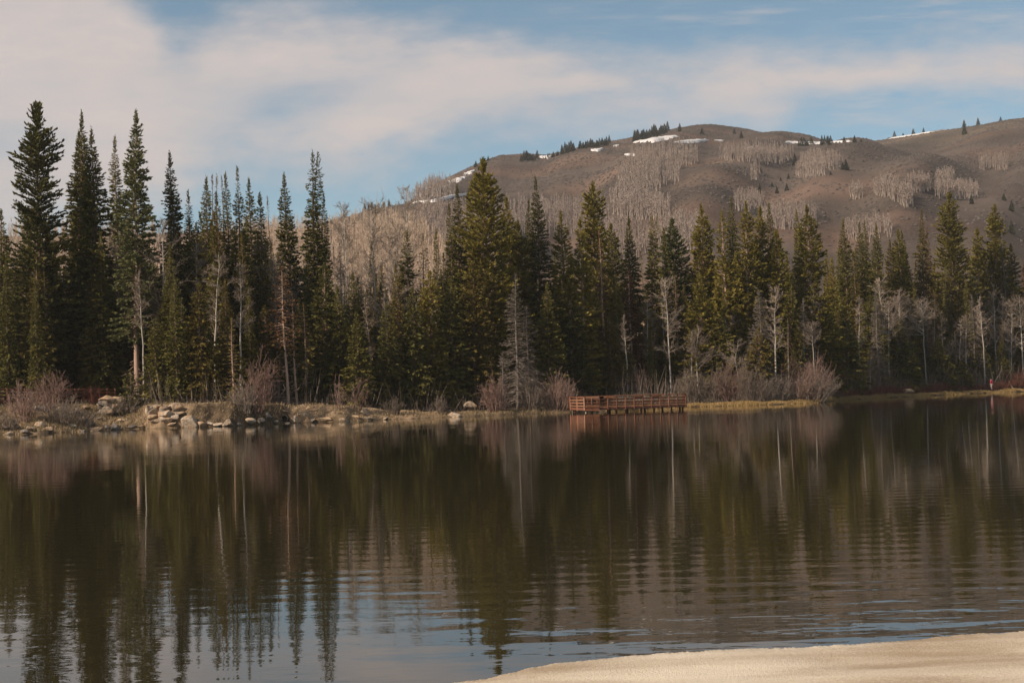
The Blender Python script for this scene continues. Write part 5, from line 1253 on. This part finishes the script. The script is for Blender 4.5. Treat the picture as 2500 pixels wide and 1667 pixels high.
# ------------------------------------------------------------------ sky, sun, air, camera
SUN_EL, SUN_AZ = R_(35), math.atan2(-.855, -.52)   # azimuth measured from +Y towards +X
def build_world():
    w = bpy.data.worlds.new('World'); SC.world = w; w.use_nodes = True; nt = w.node_tree; nt.nodes.clear(); lk = nt.links
    out = N(nt, 'ShaderNodeOutputWorld'); bg = N(nt, 'ShaderNodeBackground'); bg.inputs[1].default_value = .107
    sky = N(nt, 'ShaderNodeTexSky', sky_type='NISHITA'); sky.sun_disc = False; sky.sun_elevation = SUN_EL; sky.sun_rotation = SUN_AZ; sky.air_density = 1.0; sky.dust_density = 1.2; sky.ozone_density = 1.5; sky.altitude = 2600
    hs = N(nt, 'ShaderNodeHueSaturation'); hs.inputs['Saturation'].default_value = .95; hs.inputs['Value'].default_value = 1.0; lk.new(sky.outputs[0], hs.inputs['Color'])
    tint = N(nt, 'ShaderNodeMix', data_type='RGBA', blend_type='MULTIPLY'); tint.inputs[0].default_value = 1; lk.new(hs.outputs[0], tint.inputs[6]); tint.inputs[7].default_value = SKYT
    tc = N(nt, 'ShaderNodeTexCoord'); sp = N(nt, 'ShaderNodeSeparateXYZ'); lk.new(tc.outputs['Generated'], sp.inputs[0])
    yy = val(nt, 'MAXIMUM', sp.outputs[1], .05); u = val(nt, 'DIVIDE', sp.outputs[0], yy); v = val(nt, 'DIVIDE', sp.outputs[2], yy)
    cmb = N(nt, 'ShaderNodeCombineXYZ'); lk.new(u, cmb.inputs[0]); lk.new(v, cmb.inputs[1])
    def noise(sx, sy, rot, det, rough=.55, off=0):
        mp = N(nt, 'ShaderNodeMapping'); mp.inputs['Scale'].default_value = (sx, sy, 1); mp.inputs['Rotation'].default_value = (0, 0, R_(rot)); mp.inputs['Location'].default_value = (off, off * .7, 0)
        lk.new(cmb.outputs[0], mp.inputs[0]); n = N(nt, 'ShaderNodeTexNoise', i_Scale=1.0, i_Detail=det, i_Roughness=rough); lk.new(mp.outputs[0], n.inputs['Vector']); return n.outputs[0]
    def curve(pairs):
        pts = [uv(*p) for p in pairs]; r = N(nt, 'ShaderNodeFloatCurve'); c = r.mapping.curves[0]
        xs = [(p[0] + .5) for p in pts]; ys = [p[1] * 2 for p in pts]
        while len(c.points) < len(xs): c.points.new(.5, .5)
        for k, (x, y) in enumerate(zip(xs, ys)): c.points[k].location = (x, y)
        r.mapping.extend = 'HORIZONTAL'; r.mapping.update(); lk.new(val(nt, 'ADD', u, .5), r.inputs['Value']); return val(nt, 'MULTIPLY', r.outputs[0], .5)
    top = curve([(-300, -160), (180, -110), (330, -30), (420, 62), (475, 82), (560, 58), (680, 42), (820, 48), (980, 72), (1200, 95), (1400, 128), (1600, 148), (1750, 140), (1900, 125), (2150, 112), (2500, 100), (2800, 90)])
    low = curve([(-300, 640), (0, 600), (330, 520), (480, 455), (620, 420), (800, 425), (900, 415), (1000, 372), (1100, 335), (1250, 312), (1500, 302), (1700, 308), (1850, 330), (2000, 268), (2200, 262), (2500, 262), (2800, 262)])
    n1 = noise(9, 24, -8, 5, .55); n2 = noise(26, 60, -10, 5, .6, 3); wob = val(nt, 'ADD', val(nt, 'MULTIPLY', val(nt, 'SUBTRACT', n1, .5), .05), val(nt, 'MULTIPLY', val(nt, 'SUBTRACT', n2, .5), .04))
    mt = maprange(nt, val(nt, 'ADD', val(nt, 'SUBTRACT', top, v), wob), -.022, .030)
    ml = maprange(nt, val(nt, 'ADD', val(nt, 'SUBTRACT', v, low), wob), -.022, .034)
    m = val(nt, 'MULTIPLY', mt, ml)
    def blob(px, py, rx, ry, k, rot=0.0):
        cu, cv = uv(px, py); du = val(nt, 'SUBTRACT', u, cu); dv = val(nt, 'ADD', val(nt, 'SUBTRACT', v, cv), val(nt, 'MULTIPLY', du, rot))
        e = val(nt, 'ADD', val(nt, 'POWER', val(nt, 'ABSOLUTE', val(nt, 'DIVIDE', du, rx / FPX)), 2.0), val(nt, 'POWER', val(nt, 'ABSOLUTE', val(nt, 'DIVIDE', dv, ry / FPX)), 2.0))
        return val(nt, 'MULTIPLY', val(nt, 'EXPONENT', val(nt, 'MULTIPLY', e, -1.0)), k)
    patch = noise(12, 40, -6, 5, .6, 7)
    hole = val(nt, 'ADD', blob(750, 225, 230, 62, .24, -.2), val(nt, 'ADD', blob(660, 285, 190, 60, .42, -.3), val(nt, 'ADD', blob(2280, 240, 330, 36, .8), val(nt, 'ADD', blob(1500, 235, 260, 22, .18), val(nt, 'ADD', blob(20, 345, 170, 55, .30), blob(440, 140, 50, 60, .2))))))
    hole = val(nt, 'MULTIPLY', hole, maprange(nt, patch, .30, .62, .55, 1.25))
    m = val(nt, 'SUBTRACT', m, hole, clamp=True)
    # thin high wisps above the bank
    wis = val(nt, 'MULTIPLY', maprange(nt, noise(7, 60, 7, 6, .65, 11), .46, .75), maprange(nt, u, -.05, .22, .12, .62))
    m = val(nt, 'MAXIMUM', m, val(nt, 'MULTIPLY', wis, .9))
    m = val(nt, 'MULTIPLY', m, maprange(nt, noise(6, 22, -5, 4, .5, 5), .25, .6, .84, 1.0))
    m = val(nt, 'MULTIPLY', m, maprange(nt, noise(22, 75, -9, 8, .68, 21), .30, .60, .88, 1.0))
    front = maprange(nt, sp.outputs[1], .05, .3)
    m = val(nt, 'ADD', val(nt, 'MULTIPLY', m, front), val(nt, 'MULTIPLY', val(nt, 'SUBTRACT', 1.0, front), .35))
    cc = ramp(nt, [(.3, CLOUD_A), (.7, CLOUD_B)]); lk.new(noise(5, 14, -6, 4, .5, 9), cc.inputs[0])
    cs = N(nt, 'ShaderNodeMix', data_type='RGBA', blend_type='MULTIPLY'); cs.inputs[0].default_value = 1; lk.new(cc.outputs[0], cs.inputs[6]); cs.inputs[7].default_value = (CLOUD_K, CLOUD_K, CLOUD_K, 1)
    mx = N(nt, 'ShaderNodeMix', data_type='RGBA'); lk.new(m, mx.inputs[0]); lk.new(tint.outputs[2], mx.inputs[6]); lk.new(cs.outputs[2], mx.inputs[7])
    lk.new(mx.outputs[2], bg.inputs[0]); lk.new(bg.outputs[0], out.inputs[0])
SKYT = (.72, .92, .84, 1)
CLOUD_A, CLOUD_B, CLOUD_K = (.50, .445, .43), (.56, .485, .46), 10.0
build_world()

sd = bpy.data.lights.new('sun', 'SUN'); sd.energy = 5.0; sd.angle = R_(.53); sd.color = (1.0, .86, .70)
so = bpy.data.objects.new('sun', sd); COL.objects.link(so)
sv = Vector((math.sin(SUN_AZ) * math.cos(SUN_EL), math.cos(SUN_AZ) * math.cos(SUN_EL), math.sin(SUN_EL)))
so.rotation_euler = sv.to_track_quat('Z', 'Y').to_euler(); so.location = (-50, -20, 80)

HAZE = .00011
if HAZE > 0:
    m, nt, nd, lk = new_mat('thin_haze'); out = N(nt, 'ShaderNodeOutputMaterial'); pv = N(nt, 'ShaderNodeVolumePrincipled'); pv.inputs['Density'].default_value = HAZE; pv.inputs['Color'].default_value = (.86, .84, .84, 1)
    lk.new(pv.outputs[0], out.inputs['Volume'])
    mb = MB(); mb.box((0, 1950, 230), (7400, 4300, 600)); o = mb.build('haze', m); tag(o, 'thin pale haze between the shore and the hill', 'haze', kind='stuff')

cd = bpy.data.cameras.new('camera'); co = bpy.data.objects.new('camera', cd); COL.objects.link(co); SC.camera = co
cd.sensor_fit = 'HORIZONTAL'; cd.sensor_width = 36; cd.lens = 50; cd.clip_start = .1; cd.clip_end = 9000
mt = Matrix.Identity(4)
for i in range(3):
    mt[i][0] = _R[i]; mt[i][1] = _U[i]; mt[i][2] = -_F[i]; mt[i][3] = CAM[i]
co.matrix_world = mt

SC.view_settings.view_transform = 'Standard'; SC.view_settings.look = 'None'; SC.view_settings.exposure = 0.22; SC.view_settings.gamma = 1.0
SC.cycles.use_denoising = True; SC.cycles.denoiser = 'OPENIMAGEDENOISE'; SC.cycles.denoising_prefilter = 'ACCURATE'; SC.cycles.max_bounces = 6; SC.cycles.diffuse_bounces = 2; SC.cycles.glossy_bounces = 3; SC.cycles.transmission_bounces = 3; SC.cycles.volume_bounces = 0
SC.cycles.use_adaptive_sampling = True; SC.cycles.adaptive_threshold = .01
